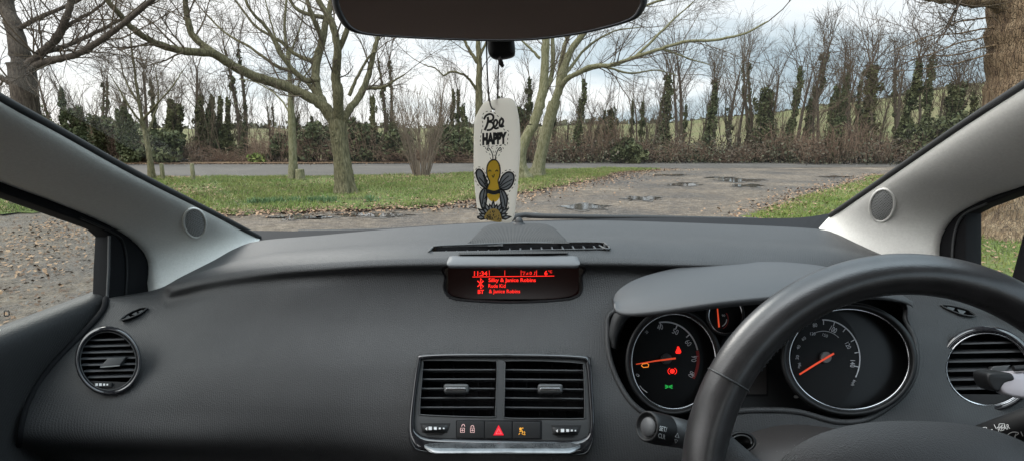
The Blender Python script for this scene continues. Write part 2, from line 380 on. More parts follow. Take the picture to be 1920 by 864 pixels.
GM['water'] = mat('puddle_water', (0.05, 0.045, 0.04), 0.05, spec=1.0, bump=('noise', 6, .15, .003))
GM['water'].node_tree.nodes['Principled BSDF'].inputs['IOR'].default_value = 1.8
def sheet(name, poly, z, m, res=None, kind='structure', amp=0.0):
    P = np.asarray(poly, float); b_ = MB()
    x0, y0 = P.min(0); x1, y1 = P.max(0)
    if res is None:
        b_.addpoly(np.c_[P, np.full(len(P), z)], [list(range(len(P)))]); o = b_.build(name, m, None, False)
    else:
        nx, ny = int((x1 - x0) / res) + 2, int((y1 - y0) / res) + 2; X, Y = np.meshgrid(np.linspace(x0, x1, nx), np.linspace(y0, y1, ny), indexing='ij')
        c = np.stack([(X[:-1, :-1] + X[1:, 1:]) / 2, (Y[:-1, :-1] + Y[1:, 1:]) / 2], -1).reshape(-1, 2)
        Z_ = z + amp * (np.sin(X * 2.1 + 1) * np.sin(Y * 1.7) + .6 * np.sin(X * 5.3 + Y * 3.1)); b_.grid(np.stack([X, Y, Z_], -1), keep=inpoly(c, P)); o = b_.build(name, m, None, True)
    # face up
    if o.data.polygons[0].normal.z < 0: o.data.flip_normals()
    return tag(o, kind=kind)
def gpx(L): return np.array([WZ(x, y)[:2] for x, y in L])
def rough_edge(P, n=10, amp=.12, closed=True):
    Q = crom(P, n, closed); d = rng.normal(0, amp, Q.shape); k = np.array([.25, .5, .25]); 
    for _ in range(2): d = .25 * np.roll(d, 1, 0) + .5 * d + .25 * np.roll(d, -1, 0)
    return Q + d
# one base sheet to the horizon: gravel and soil near the car
xs = np.r_[-2500, -600, -200, np.linspace(-60, 60, 61), 200, 600, 2500]; ys_ = np.r_[-400, -60, np.linspace(-30, 34, 33), 60, 200, 800, 3500]
X, Y = np.meshgrid(xs, ys_, indexing='ij')
b_ = MB(); b_.grid(np.stack([X, Y, 0 * X - 0.0], -1)); g0 = b_.build('ground', GM['gravel']); tag(g0, kind='structure')
if g0.data.polygons[0].normal.z < 0: g0.data.flip_normals()
# the road beyond the island
far = gpx([(-400,309),(0,309),(300,309),(600,308.5),(900,306.5),(1100,304.5),(1300,303),(1500,302.5),(1700,302.5),(2200,303)])
near = gpx([(2200,312),(1700,313),(1500,315),(1300,316),(1200,315),(1060,318),(900,324),(700,329),(560,331),(400,331),(250,330),(0,330),(-400,331)])
sheet('road', np.vstack([far, near]), 0.006, GM['road'])
# verge beyond the road, with leaf litter, then the field and the hill
vf = far + np.array([0, 0.0]); vb = np.array([(p[0] * 1.22, max(31.5, p[1] * 1.22)) for p in far[::-1]])
sheet('far_verge', np.vstack([vf, vb]), 0.05, GM['verge'])
def elev(px, Y):
    """rise of the land beyond the hedge, as seen in the photo: skyline heights per bearing"""
    sk = np.interp(px, [-600, 0, 500, 900, 1250, 1420, 1600, 1750, 1900, 2300], [240, 240, 243, 241, 232, 215, 193, 170, 150, 120])
    return (262 - sk) / 1000.
X, Yy = np.meshgrid(np.linspace(-1.3, 1.5, 150), np.r_[np.linspace(31, 60, 24), np.linspace(63, 170, 44), np.linspace(180, 420, 12)], indexing='ij')
pxs = 960 + F * X * .985; ev = elev(pxs, Yy); f_ = np.clip((Yy - 31) / 125, 0, 1) ** .75
Zf = (1.15 + ev * Yy) * f_ * np.where(Yy > 160, np.clip(160 / Yy, 0, 1) ** .4, 1) + np.sin(X * 30 + Yy * .1) * .1 * f_ - .02 * (Yy < 34)
b_ = MB(); b_.grid(np.stack([X * Yy, Yy, Zf], -1)); fo = b_.build('field', GM['field']); tag(fo, kind='structure')
if fo.data.polygons[0].normal.z < 0: fo.data.flip_normals()
ISL = [(1240,319),(1170,325),(1120,337),(1050,350),(960,367),(860,383),(780,391),(700,394),(640,397),(560,399),(480,402),(380,404),(300,398),(200,390),(80,398),(-150,412),(-500,400),(-500,340),(0,334),(250,333),(420,333),(560,333),(700,331),(860,326),(960,321),(1060,319),(1160,317)]
isl = rough_edge(gpx(ISL), 10, .10); sheet('grass', isl, 0.03, GM['grass'], .25, amp=.012)
RG = [(1662,329),(1600,345),(1520,366),(1470,384),(1420,404),(1400,420),(1440,470),(1700,640),(2100,900),(2600,900),(2700,480),(2300,345),(1900,331)]
rgp = rough_edge(gpx(RG), 10, .07); sheet('grass', rgp, 0.03, GM['grass'], .2, amp=.012)
# puddles
for cx, cy, rx, ry in ((1097,389,34,4.2),(1205,373,28,3.2),(1283,347,26,2.2),(1385,339,36,2.6),(1402,349,24,2.2),(884,388,18,2.6),(1350,334,22,1.2),(1258,329,26,1.2),(1565,332,26,1.2),(700,404,60,3.0),(560,408,50,3),(980,404,30,3)):
    rx *= 1.05; ry *= 1.15; E_ = ell(cx, cy, rx, ry, 26); E_ = np.array([(cx + (x - cx) * (1 + .35 * math.sin(i * 1.7 + cx)) , cy + (y - cy) * (1 + .4 * math.sin(i * 1.1 + cy))) for i, (x, y) in enumerate(E_)])
    P = crom(gpx(E_), 3, True); sheet('puddle', P, 0.012, GM['water']); c_ = P.mean(0); sheet('mud', rough_edge(c_ + (P[::3] - c_) * np.array([1.15, 1.3]), 4, .04), 0.005 + .0005 * (cx % 7), GM['mud'])

# ---- small ground cover: blades, leaf litter, stones -------------------------
def quads(C_, U, V):
    v = np.stack([C_ - U - V, C_ + U - V, C_ + U + V, C_ - U + V], 1).reshape(-1, 3); n = len(C_); return v, np.arange(4 * n).reshape(n, 4)
def scatter(poly, n, near_bias=0):
    P = np.asarray(poly); lo, hi = P.min(0), P.max(0); out = np.zeros((0, 2))
    while len(out) < n:
        q = rng.uniform(lo, hi, (n * 3, 2)); q = q[inpoly(q, P)]; out = np.vstack([out, q])
    return out[:n]
def blades(poly, n, h, wd, m, name, clump=.0):
    q = scatter(poly, n); n = len(q); dens = np.sin(q[:, 0] * 1.3 + 2) * np.sin(q[:, 1] * .9 + q[:, 0] * .4) + rng.normal(0, .5, n)
    q = q[dens > -.35]; n = len(q); a = rng.uniform(0, 2 * PI, n); hh = h * rng.uniform(.5, 1.4, n) * (1 + .5 * (np.sin(q[:, 0] * 3) * np.sin(q[:, 1] * 2.3) > .3))
    lean = rng.normal(0, .45, (n, 2)) * hh[:, None]; B = np.c_[q, np.full(n, .03)]; T = B + np.c_[lean, hh]; s_ = np.c_[np.cos(a), np.sin(a), 0 * a] * wd
    v = np.stack([B - s_, B + s_, T], 1).reshape(-1, 3); b_ = MB(); b_.add(v, np.arange(3 * n).reshape(n, 3)); return tag(b_.build(name, m, None, False), kind='stuff')
GM['blade1'] = mat('grass_blade', (.075, .125, .022), .7, spec=.15, var=(1.2, (.155, .165, .045), .14))
GM['blade2'] = mat('dry_blade', (.17, .15, .07), .8, spec=.2, var=(2.2, (.11, .12, .045), .1))
GM['leaf1'] = mat('leaf_litter', (.15, .088, .05), .8, spec=.2, var=(9, (.26, .17, .105), .1))
GM['leaf2'] = mat('dark_litter', (.06, .036, .024), .8, spec=.2, var=(9, (.11, .07, .045), .1))
blades(isl, 120000, .055, .007, GM['blade1'], 'grass_blades'); blades(isl, 60000, .05, .007, GM['blade2'], 'dry_grass')
blades(rgp, 90000, .05, .006, GM['blade1'], 'grass_blades')
def litter(pts, sz, m, name, z=.035):
    n = len(pts); a = rng.uniform(0, 2 * PI, n); s1 = sz * rng.uniform(.5, 1.3, n)[:, None]; s2 = s1 * rng.uniform(.4, .9, (n, 1))
    U = np.c_[np.cos(a), np.sin(a), rng.normal(0, .35, n)] * s1; V = np.c_[-np.sin(a), np.cos(a), rng.normal(0, .35, n)] * s2
    b_ = MB(); b_.add(*quads(np.c_[pts, z + rng.uniform(0, .02, n)], U, V)); return tag(b_.build(name, m, None, False), kind='stuff')
def along(poly_pts, n, sd_):
    P = resample(poly_pts, 400); i = rng.integers(0, 400, n); return P[i] + rng.normal(0, 1, (n, 2)) * np.array(sd_)
edge1 = gpx([(1240,319),(1170,325),(1120,337),(1050,350),(960,367),(860,384),(780,392),(700,395),(640,398),(560,400),(480,403),(380,405),(300,399)])
edge2 = gpx([(1662,329),(1600,345),(1520,366),(1470,384),(1420,404),(1400,420)])
far_e = far + np.array([0, .5])
litter(np.vstack([along(edge1, 3600, (.6, .25)), along(edge1 + [.1, -.1], 900, (1.0, .3)), scatter(isl, 4000), (lambda q: q[(np.sin(q[:, 0] * .8 + 1.1) * np.sin(q[:, 1] * .7 + .3) + rng.normal(0, .3, len(q))) > .25])(scatter(isl, 26000)), along(edge2, 1800, (.3, .35)), rng.normal((5.9, 5.6), (1.1, .8), (900, 2)), scatter(rgp, 1500), along(far_e, 7000, (.5, .7))]), .019, GM['leaf1'], 'leaf_litter')
litter(np.vstack([along(edge1, 3600, (.45, .3)), along(edge2, 700, (.25, .25)), along(far_e, 6000, (.5, .9))]), .019, GM['leaf2'], 'dark_leaf_litter')
lw = gpx([(-900,405),(210,405),(260,620),(-900,800)])
q = scatter(lw, 9000); litter(q[np.sin(q[:, 0] * 2 + q[:, 1]) + rng.normal(0, .5, len(q)) > .5], .014, GM['leaf1'], 'leaf_litter', .004); litter(scatter(lw, 5000), .012, GM['leaf2'], 'dark_leaf_litter', .004)
trk = gpx([(420,410),(1240,322),(1640,322),(1400,412)]); 
GM['stone'] = mat('pale_stone', (.15, .132, .115), .8, var=(5, (.07, .058, .048), .2))
st_p = np.vstack([scatter(trk, 9000), scatter(lw, 5000)]); n = len(st_p); r_ = rng.uniform(.004, .013, n)
o8 = np.array([(1, 0, 0), (0, 1, 0), (-1, 0, 0), (0, -1, 0), (0, 0, .8)]); v = np.c_[st_p, np.zeros(n)][:, None] + o8[None] * r_[:, None, None] * rng.uniform(.7, 1.3, (n, 5, 1))
b_ = MB(); b_.add(v.reshape(-1, 3), (np.array([(0, 1, 4), (1, 2, 4), (2, 3, 4), (3, 0, 4)])[None] + 5 * np.arange(n)[:, None, None]).reshape(-1, 3)); tag(b_.build('gravel_stones', GM['stone'], None, False), kind='stuff')

# ================================================================== TREES
def barkmat(name, c1, c2, c3, scale=5):
    m = bpy.data.materials.new(name); m.use_nodes = True; t = m.node_tree; b = t.nodes['Principled BSDF']; b.inputs['Roughness'].default_value = .9; b.inputs['Specular IOR Level'].default_value = .2
    tcn = t.nodes.new('ShaderNodeTexCoord'); mp = t.nodes.new('ShaderNodeMapping'); mp.inputs['Scale'].default_value = (scale * 2.2, scale * 2.2, scale * .45); t.links.new(tcn.outputs['Object'], mp.inputs[0])
    a = t.nodes.new('ShaderNodeTexNoise'); a.inputs['Scale'].default_value = 2; a.inputs['Detail'].default_value = 8; a.inputs['Roughness'].default_value = .7; t.links.new(mp.outputs[0], a.inputs[0])
    rp = t.nodes.new('ShaderNodeValToRGB'); el = rp.color_ramp.elements; el[0].position = .36; el[0].color = (*c1, 1); el[1].position = .64; el[1].color = (*c3, 1); q = el.new(.5); q.color = (*c2, 1)
    t.links.new(a.outputs[0], rp.inputs[0]); t.links.new(rp.outputs[0], b.inputs['Base Color'])
    bp = t.nodes.new('ShaderNodeBump'); bp.inputs['Strength'].default_value = .9; bp.inputs['Distance'].default_value = .04; t.links.new(a.outputs[0], bp.inputs['Height']); t.links.new(bp.outputs[0], b.inputs['Normal']); return m
GM['bark_green'] = barkmat('green_bark', (.035, .03, .016), (.085, .075, .036), (.15, .13, .08), 8)
GM['bark_pale'] = barkmat('pale_bark', (.06, .058, .026), (.13, .12, .062), (.19, .175, .115), 8)
GM['bark_dark'] = barkmat('dark_bark', (.025, .018, .013), (.05, .038, .028), (.085, .068, .05), 8)
GM['bark_brown'] = barkmat('brown_bark', (.08, .05, .03), (.17, .115, .068), (.26, .19, .12), 4)
GM['bark_ridge'] = GM['bark_brown']
t_ = GM['bark_brown'].node_tree; vo = t_.nodes.new('ShaderNodeTexVoronoi'); vo.feature = 'DISTANCE_TO_EDGE'; vo.inputs['Scale'].default_value = 4.5
mpn = [n for n in t_.nodes if n.type == 'MAPPING'][0]; bpn = [n for n in t_.nodes if n.type == 'BUMP'][0]; t_.links.new(mpn.outputs[0], vo.inputs['Vector'])
mth = t_.nodes.new('ShaderNodeMath'); mth.operation = 'MINIMUM'; mth.inputs[1].default_value = .12; t_.links.new(vo.outputs['Distance'], mth.inputs[0])
b2 = t_.nodes.new('ShaderNodeBump'); b2.inputs['Strength'].default_value = 1; b2.inputs['Distance'].default_value = .10; t_.links.new(mth.outputs[0], b2.inputs['Height']); t_.links.new(bpn.outputs[0], b2.inputs['Normal']); t_.links.new(b2.outputs[0], t_.nodes['Principled BSDF'].inputs['Normal'])
GM['ivy'] = mat('ivy_leaf', (.034, .042, .018), .65, spec=.15, var=(1.5, (.075, .078, .034), .12))
GM['ivy2'] = mat('ivy_leaf_olive', (.042, .044, .017), .65, spec=.15, var=(1.5, (.085, .082, .033), .12))
GM['twig'] = mat('twig_bark', (.05, .036, .027), .9, spec=.1, var=(.8, (.085, .064, .042), .1))
GM['bramble'] = mat('bramble_stem', (.085, .052, .035), .9, spec=.1, var=(.7, (.14, .095, .065), .12))
def rotv(d, ang, az):
    d = d / np.linalg.norm(d); ref = np.array([0, 0, 1.]) if abs(d[2]) < .9 else np.array([1., 0, 0]); u = np.cross(d, ref); u /= np.linalg.norm(u); v = np.cross(d, u)
    return math.cos(ang) * d + math.sin(ang) * (math.cos(az) * u + math.sin(az) * v)
class Twigs:
    """all small branches of one tree, as batches of thin tapering tubes"""
    def __init__(s): s.P = {}; 
    def add(s, P, r0, r1):
        s.P.setdefault(len(P), []).append((P, r0, r1))
    def flush(s, mb):
        for n, L in s.P.items():
            P = np.array([l[0] for l in L]); r0 = np.array([l[1] for l in L]); r1 = np.array([l[2] for l in L])
            k = 3 if n < 7 else 5; m_ = len(L); D = P[:, -1] - P[:, 0]; D /= np.linalg.norm(D, axis=1)[:, None] + 1e-9
            ref = np.where(np.abs(D[:, 2:3]) < .85, np.array([[0, 0, 1.]]), np.array([[1., 0, 0]])); U = np.cross(D, ref); U /= np.linalg.norm(U, axis=1)[:, None]; V = np.cross(D, U)
            t = np.linspace(0, 1, n); R_ = r0[:, None] * (1 - t) + r1[:, None] * t; a = np.arange(k) * 2 * PI / k
            G_ = P[:, :, None] + R_[:, :, None, None] * (np.cos(a)[None, None, :, None] * U[:, None, None] + np.sin(a)[None, None, :, None] * V[:, None, None])
            idx = np.arange(n * k).reshape(n, k); idx = np.hstack([idx, idx[:, :1]]); f = np.stack([idx[:-1, :-1], idx[1:, :-1], idx[1:, 1:], idx[:-1, 1:]], -1).reshape(-1, 4)
            mb.add(G_.reshape(-1, 3), (f[None] + (np.arange(m_) * n * k)[:, None, None]).reshape(-1, 4))
def grow(T, p, d, L, r, lvl, up=.12, wig=.22, nch=5, ang=(.45, 1.0), ratio=(.45, .7), rmin=.003):
    n = 9 if r > .03 else (6 if lvl > 0 else 4); P = [p]; d = d / np.linalg.norm(d); ds_ = []
    for i in range(n - 1):
        d = d + rng.normal(0, wig, 3) * .6 + np.array([0, 0, up]) * .5; d /= np.linalg.norm(d); P.append(P[-1] + d * L / (n - 1)); ds_.append(d)
    P = np.array(P); T.add(P, r, max(r * .35, rmin * .7))
    if lvl <= 0: return
    for j in range(nch):
        t = .2 + .8 * (j + rng.uniform(0, 1)) / nch; x = min(t, .999) * (n - 1); i = int(x); q = P[i] + (P[i + 1] - P[i]) * (x - i)
        grow(T, q, rotv(ds_[i], rng.uniform(*ang), rng.uniform(0, 2 * PI)), L * rng.uniform(*ratio) * (1.15 - .45 * t), max(r * .55 * (1 - .5 * t), rmin), lvl - 1, up, wig, nch, ang, ratio, rmin)
def limbs(T, mb, L_, Y0, spread=0.0, sub=6, sublvl=2, k=9, sublen=1.3, up=.1, rmin=.0026, wig=.26, scale=None):
    """main limbs: list of ([(px,py,dY)...], r0px, r1px)"""
    sc_ = scale or Y0 / F
    for pts, r0, r1 in L_:
        P = np.array([W(q[0], q[1], Y0 + (q[2] if len(q) > 2 else 0)) for q in pts]); P = crom(P, 5); n = len(P)
        P = P + rng.normal(0, .004 * sc_ * F / 10, P.shape)
        R_ = np.linspace(r0, r1 * .8, n) * sc_ * .88; mb.tube(P, R_ * (1 + .06 * rng.normal(0, 1, n)), k)
        seg = np.linalg.norm(np.diff(P, axis=0), axis=1).sum(); nn = max(2, int(seg * sub * .55))
        for j in range(nn):
            t = rng.uniform(.12, 1); i = min(n - 2, int(t * (n - 1))); d = P[i + 1] - P[i]; rr_b = R_[i]
            if t < .98: grow(T, P[i], rotv(d, rng.uniform(.5, 1.15), rng.uniform(0, 2 * PI)), sublen * rng.uniform(.5, 1.2), max(min(rr_b * .33, .02), rmin), sublvl, up, wig, 6, rmin=rmin)
        grow(T, P[-1], P[-1] - P[-2], sublen * 1.1, R_[-1] * .8, sublvl, up, wig, 6, rmin=rmin)
def knots(mb, P_list, sc_):
    for p_, d_, r_ in P_list:
        pl = Plane(p_, d_); t = np.arange(14) * 2 * PI / 14
        mb.grid(np.array([[pl.at(r_ * f_ * math.cos(x), r_ * f_ * 1.15 * math.sin(x), h_ * r_) for x in t] for f_, h_ in ((1.5, -.3), (1.15, .25), (.85, .3), (.55, .05), (.05, -.1))]), wrap_v=True)
def tree(label, trunk, L_, Y0, bark, twig='twig', group=None, name='tree', flare=1.35, **kw):
    """trunk: [(px,py,rpx)...] from the base up"""
    p0 = W(trunk[0][0], trunk[0][1], Y0); o = tag(empty(name, (p0[0], p0[1], 0.0)), label, 'tree', group)
    sc_ = Y0 / F; mb = MB(); P = crom(np.array([list(W(x, y, Y0)) + [r * sc_] for x, y, r in trunk]), 6); P[:, 2] -= 0
    zb = P[0][2]; P[:, 2] = P[:, 2] - zb * np.clip(1 - np.arange(len(P)) / 8, 0, 1) - 0.05 * (np.arange(len(P)) == 0)
    R_ = P[:, 3] * (1 + (flare - 1) * np.exp(-(P[:, 2]) / .22)); R_ = R_ * (1 + .03 * rng.normal(0, 1, len(R_)))
    k = 24; a = np.arange(k) * 2 * PI / k
    lob = 1 + .07 * np.sin(a * 5 + 1) * 1.0 + .05 * np.sin(a * 3); G_ = []
    for i, q in enumerate(P): G_.append([q[:3] + R_[i] * (1 + (lob[j] - 1) * (.4 + 2 * math.exp(-q[2] / .3))) * np.array([math.cos(a[j]), math.sin(a[j]), 0]) for j in range(k)])
    mb.grid(np.array(G_), wrap_v=True)
    if kw.pop('kn', False):
        for dy, dx in ((-.02, .2), (.22, -.3), (.36, .1)): 
            q = P[int(len(P) * .88)][:3] - np.array([0, 0, dy]); dd = np.array([dx, -1, 0]); dd /= np.linalg.norm(dd); knots(mb, [(q + dd * R_[-4] * .98, dd, .035)], 1)
    T = Twigs(); lim = MB(); limbs(T, lim, L_, Y0, **kw); mb.v += lim.v; mb.f4 += [f + mb.n for f in lim.f4]; mb.n += lim.n
    t1 = mb.build('trunk', GM[bark], o); t1.location = -o.location
    tb = MB(); T.flush(tb); t2 = tb.build('crown', GM[twig], o); t2.location = -o.location; return o
tree('bare tree with knotted greenish trunk and wide low limbs, left of the hanging card', [(646,362,17),(643,320,16),(638,280,15.5),(634,245,16),(632,225,17)],
 [([(630,232),(612,205,-.1),(585,185,-.2),(530,160,-.4),(480,145,-.7),(430,120,-1),(400,101,-1.2),(350,97,-1.5),(310,88,-1.7),(270,70,-2),(240,45,-2.2),(205,5,-2.5),(190,-30,-2.6)], 12, 4),
  ([(402,102,-1.2),(378,84,-1.2),(358,60,-1.2),(350,25,-1.2),(345,-20,-1.3)], 7.5, 5),
  ([(630,235),(606,200,.2),(594,165,.3),(592,125,.4),(603,80,.5),(612,40,.5),(622,0,.6),(630,-50,.6)], 12, 6),
  ([(634,235),(634,180,-.3),(629,140,-.4),(633,95,-.6),(622,45,-.7),(590,-10,-.8)], 12, 6),
  ([(640,232),(655,206),(674,182,.2),(688,150,.3),(697,115,.4),(706,80,.5),(714,50,.6),(722,0,.6)], 9, 4),
  ([(686,166,.3),(708,166,.2),(725,162,.1),(745,148,0),(760,140,0)], 4, 1.5), ([(655,180,.2),(668,150,.3),(690,110,.3),(706,96,.3)], 4, 2),
  ([(597,150,.3),(570,150,.2),(548,130,.1),(525,100,0),(505,60,0),(470,20,-.2),(455,-20,-.2)], 6, 3), ([(594,118,.4),(560,105,.5),(520,75,.5),(480,50,.5),(440,0,.6)], 5, 2.5),
  ([(600,185,.2),(560,140,.6),(520,125,.8),(470,90,1),(420,60,1.2),(380,20,1.4)], 5, 2), ([(605,75,.4),(590,40,.2),(575,0,.1),(570,-40,.1)], 6, 4), ([(632,100,-.5),(650,60,-.6),(655,20,-.6),(650,-30,-.6)], 6, 4),
  ([(612,35,.5),(560,20,.5),(530,-20,.5)], 5, 3)], 11.3, 'bark_green', kn=True, sub=4.3, sublvl=2, sublen=1.25)
tree('slender pale-trunked tree beside the cut stump at the road edge', [(549,337,8),(549,290,7),(547,240,6.5),(545,195,5.5)],
 [([(545,200),(543,150),(540,100),(534,60),(537,0),(540,-40)], 5, 2), ([(546,215),(520,180,.3),(480,155,.5),(450,150,.6)], 2, 1), ([(545,190),(565,150,-.2),(590,120,-.4),(610,90,-.5)], 2.2, 1), ([(542,120),(520,80),(505,30),(495,-10)], 2.6, 1.2), ([(541,110),(560,60),(572,10)], 2.4, 1.2)], 15.2, 'bark_pale', sub=5, sublen=1.5, sublvl=2)
tree('dark young tree with a fine brown crown behind the left pillar', [(284,330,5.5),(280,290,5),(272,245,4.5)],
 [([(272,248),(262,200),(255,150),(248,100),(245,60)], 4, 1.2), ([(274,255),(290,215,.3),(297,180,.5),(292,130,.6)], 3, 1), ([(270,240),(245,205,-.3),(225,170,-.4),(205,140,-.5)], 2.6, 1), ([(268,225),(300,190,-.3),(325,160,-.4),(345,130)], 2.2, 1), ([(262,200),(235,150,.3),(225,110,.3)], 2.2, 1)], 15.0, 'bark_green', sub=8, sublen=1.7, sublvl=2, up=.05)
tree('large dark forked tree at the far left edge', [(60,330,26),(52,230,22),(46,170,20),(40,120,21)],
 [([(42,130),(36,95),(25,50,.1),(12,10,.2),(5,-40,.2)], 19, 13), ([(48,128),(70,108,-.2),(95,85,-.4),(112,62,-.5),(124,35,-.6),(134,0,-.6),(140,-40,-.6)], 9, 6), ([(52,138),(75,120,-.2),(110,111,-.5),(150,100,-.7),(190,75,-.9),(235,42,-1.1),(285,2,-1.3),(330,-30,-1.3)], 8, 4),
  ([(86,98,-.3),(130,84,-.1),(170,66,.1),(210,46,.2),(245,28,.3),(290,5,.4)], 5, 2.5), ([(46,160),(25,158),(0,146),(-40,130)], 8, 6), ([(28,60,.1),(60,40),(100,22),(150,0),(180,-20)], 5, 3), ([(110,65,-.5),(140,40,-.5),(180,18,-.5),(210,-10,-.5)], 4, 2)], 9.6, 'bark_dark', sub=7, sublen=1.3, sublvl=2)
fk = tree('pale grey forked tree with two leaning trunks right of the hanging card', [(984,349,13),(976,320,12),(975,290,11.5),(985,262,11),(1000,235,11)],
 [([(1000,236),(1010,205),(1018,170),(1021,130),(1023,90),(1024,40),(1026,-30)], 11, 8), ([(1016,185),(1032,150,.2),(1037,110,.3),(1036,60,.4),(1040,0,.4)], 6, 4), ([(1012,110),(995,92),(980,78),(965,60)], 3, 1.5)], 15.6, 'bark_pale', sub=3, sublen=1.6)
tb = tree('pale tree leaning right with long low branches over the gravel track', [(1006,331,12),(1012,300,11),(1020,265,10.5),(1030,225,10.5),(1040,190,11)],
 [([(1040,192),(1052,160),(1058,130),(1068,100),(1085,75),(1105,50),(1130,20),(1160,-20)], 9, 5), ([(1044,180),(1050,130,.2),(1058,90,.3),(1068,50,.3),(1070,-10,.4)], 6, 4),
  ([(1048,168),(1065,148,-.2),(1085,137,-.4),(1110,125,-.6),(1150,122,-.8),(1190,108,-1),(1240,92,-1.2),(1290,78,-1.5),(1340,76,-1.7),(1400,62,-1.9),(1440,40,-2)], 6, 1.8), ([(1085,137,-.4),(1130,126,-.2),(1180,138,0),(1230,132,.1),(1270,142,.2)], 3, 1.2),
  ([(1190,108,-1),(1230,70,-1),(1260,40,-1),(1300,5,-1)], 3, 1.4), ([(1240,92,-1.2),(1290,110,-1.2),(1330,122,-1.2)], 2, 1), ([(1105,50),(1160,30,-.3),(1220,8,-.5),(1280,-10,-.7)], 4, 2), ([(1060,140),(1100,90,.4),(1150,60,.6),(1200,52,.8)], 3.5, 1.2)], 16.8, 'bark_pale', sub=4.6, sublen=1.9, sublvl=2)
tree('thin straight green-stemmed tree directly behind the hanging card', [(897,326,8),(897,280,7.5),(898,220,7),(898,170,6.8)],
 [([(898,172),(898,120),(896,80),(895,30),(893,-30)], 6.5, 4), ([(897,120),(884,100),(875,85),(866,60),(860,10)], 4, 2.5), ([(896,172),(880,150,-.2),(868,140,-.3),(845,135,-.4),(832,142,-.5),(815,128,-.6),(795,122,-.6)], 3, 1.4), ([(898,110),(915,70),(925,30)], 3, 2)], 17.2, 'bark_green', sub=4, sublen=1.6)
# the big trunk at the right of the picture, close to the car
tree('massive rough-barked trunk close to the right side window', [(1888,452,84),(1900,380,72),(1918,280,66),(1930,180,64),(1938,90,63),(1942,0,66),(1946,-80,70)],
 [([(1915,30,0),(1870,0,0),(1830,-2,-.1),(1790,-6,-.1),(1730,-12,-.2),(1660,-30,-.3)], 22, 12)] +
 [([(1885,y0,0),(1850,y0 + 4,.1),(1790,y0 + a,.3),(1730,y0 + b,.4),(1660,y0 + c,.5)], 2.3, .6) for y0, a, b, c in ((50,14,22,60),(66,18,40,34),(84,20,22,52),(100,20,30,36),(30,14,44,70))], 6.3, 'bark_brown', flare=1.2, sub=7, sublen=.75, sublvl=2, rmin=.0028)

# stump, posts, shrub, daffodils
b_ = MB(); p0 = W(556, 338, 15.0); G_ = []
for z, r in ((-.05, .15), (.05, .13), (.3, .115), (.33, .11), (.335, .06), (.33, .002)):
    G_.append([(p0[0] + .1 + r * (1 + .12 * math.sin(3 * t)) * math.cos(t), p0[1] + r * math.sin(t), z) for t in np.arange(16) * 2 * PI / 16])
b_.grid(np.array(G_), wrap_v=True); tag(b_.build('tree_stump', GM['bark_pale']), 'short cut stump at the foot of the slender pale tree', 'stump')
for px, py, ht, lb in ((306, 339, .48, 'weathered wooden post nearest the left pillar, end of the grass'), (363, 341, .50, 'weathered wooden post standing alone on grass right of the other post')):
    p0 = WZ(px, py); b_ = MB(); G_ = [[(p0[0] + r * math.cos(t), p0[1] + r * math.sin(t), z) for t in np.arange(12) * 2 * PI / 12] for z, r in ((-.02, .058), (.1, .055), (ht - .02, .052), (ht, .045), (ht + .003, .002))]
    b_.grid(np.array(G_), wrap_v=True); tag(b_.build('wooden_post', GM['bark_pale']), lb, 'post', 'wooden posts on the grass')
sh = tag(empty('shrub', tuple(np.r_[WZ(790, 330)[:2], 0])), 'many-stemmed bare shrub fanning up from the grass left of the card', 'shrub')
T = Twigs(); p0 = np.r_[WZ(790, 331)[:2], 0.]
for i in range(34):
    a = rng.uniform(0, 2 * PI); rr0 = rng.uniform(0, .28); grow(T, p0 + np.array([rr0 * math.cos(a), rr0 * math.sin(a), 0]), np.array([math.cos(a) * .28, math.sin(a) * .28, 1]), rng.uniform(1.2, 2.4), .016, 2, .16, .12, 4, (.25, .6), (.4, .6), .004)
b_ = MB(); T.flush(b_); GM['shrub_stem'] = mat('shrub_stem', (.15, .11, .075), .9, var=(3, (.10, .072, .05), .2)); o = b_.build('stems', GM['shrub_stem'], sh); o.location = -sh.location
b_ = MB()
for i in range(26):
    a = rng.uniform(0, 2 * PI); q = p0 + np.array([.22 * math.cos(a), .18 * math.sin(a), 0]); b_.tube([q, q + np.array([.05 * math.cos(a), .05 * math.sin(a), .25]), q + np.array([.1 * math.cos(a), .1 * math.sin(a), .5])], [.022, .018, .014], 6)
o = b_.build('base_stems', GM['shrub_stem'], sh); o.location = -sh.location
GM['daff'] = mat('daffodil_leaf', (.04, .085, .022), .6, var=(4, (.08, .13, .045), .2))
dlist = [474, 486, 499, 512, 524, 548, 556, 584, 597, 607, 622, 694]
def ordn(i): return ['first', 'second', 'third', 'fourth', 'fifth', 'sixth', 'seventh', 'eighth', 'ninth', 'tenth', 'eleventh', 'twelfth', 'thirteenth', 'fourteenth', 'fifteenth', 'sixteenth', 'seventeenth', 'eighteenth', 'nineteenth', 'twentieth', 'twenty-first', 'twenty-second', 'twenty-third', 'twenty-fourth', 'twenty-fifth', 'twenty-sixth', 'twenty-seventh', 'twenty-eighth', 'twenty-ninth', 'thirtieth'][i]
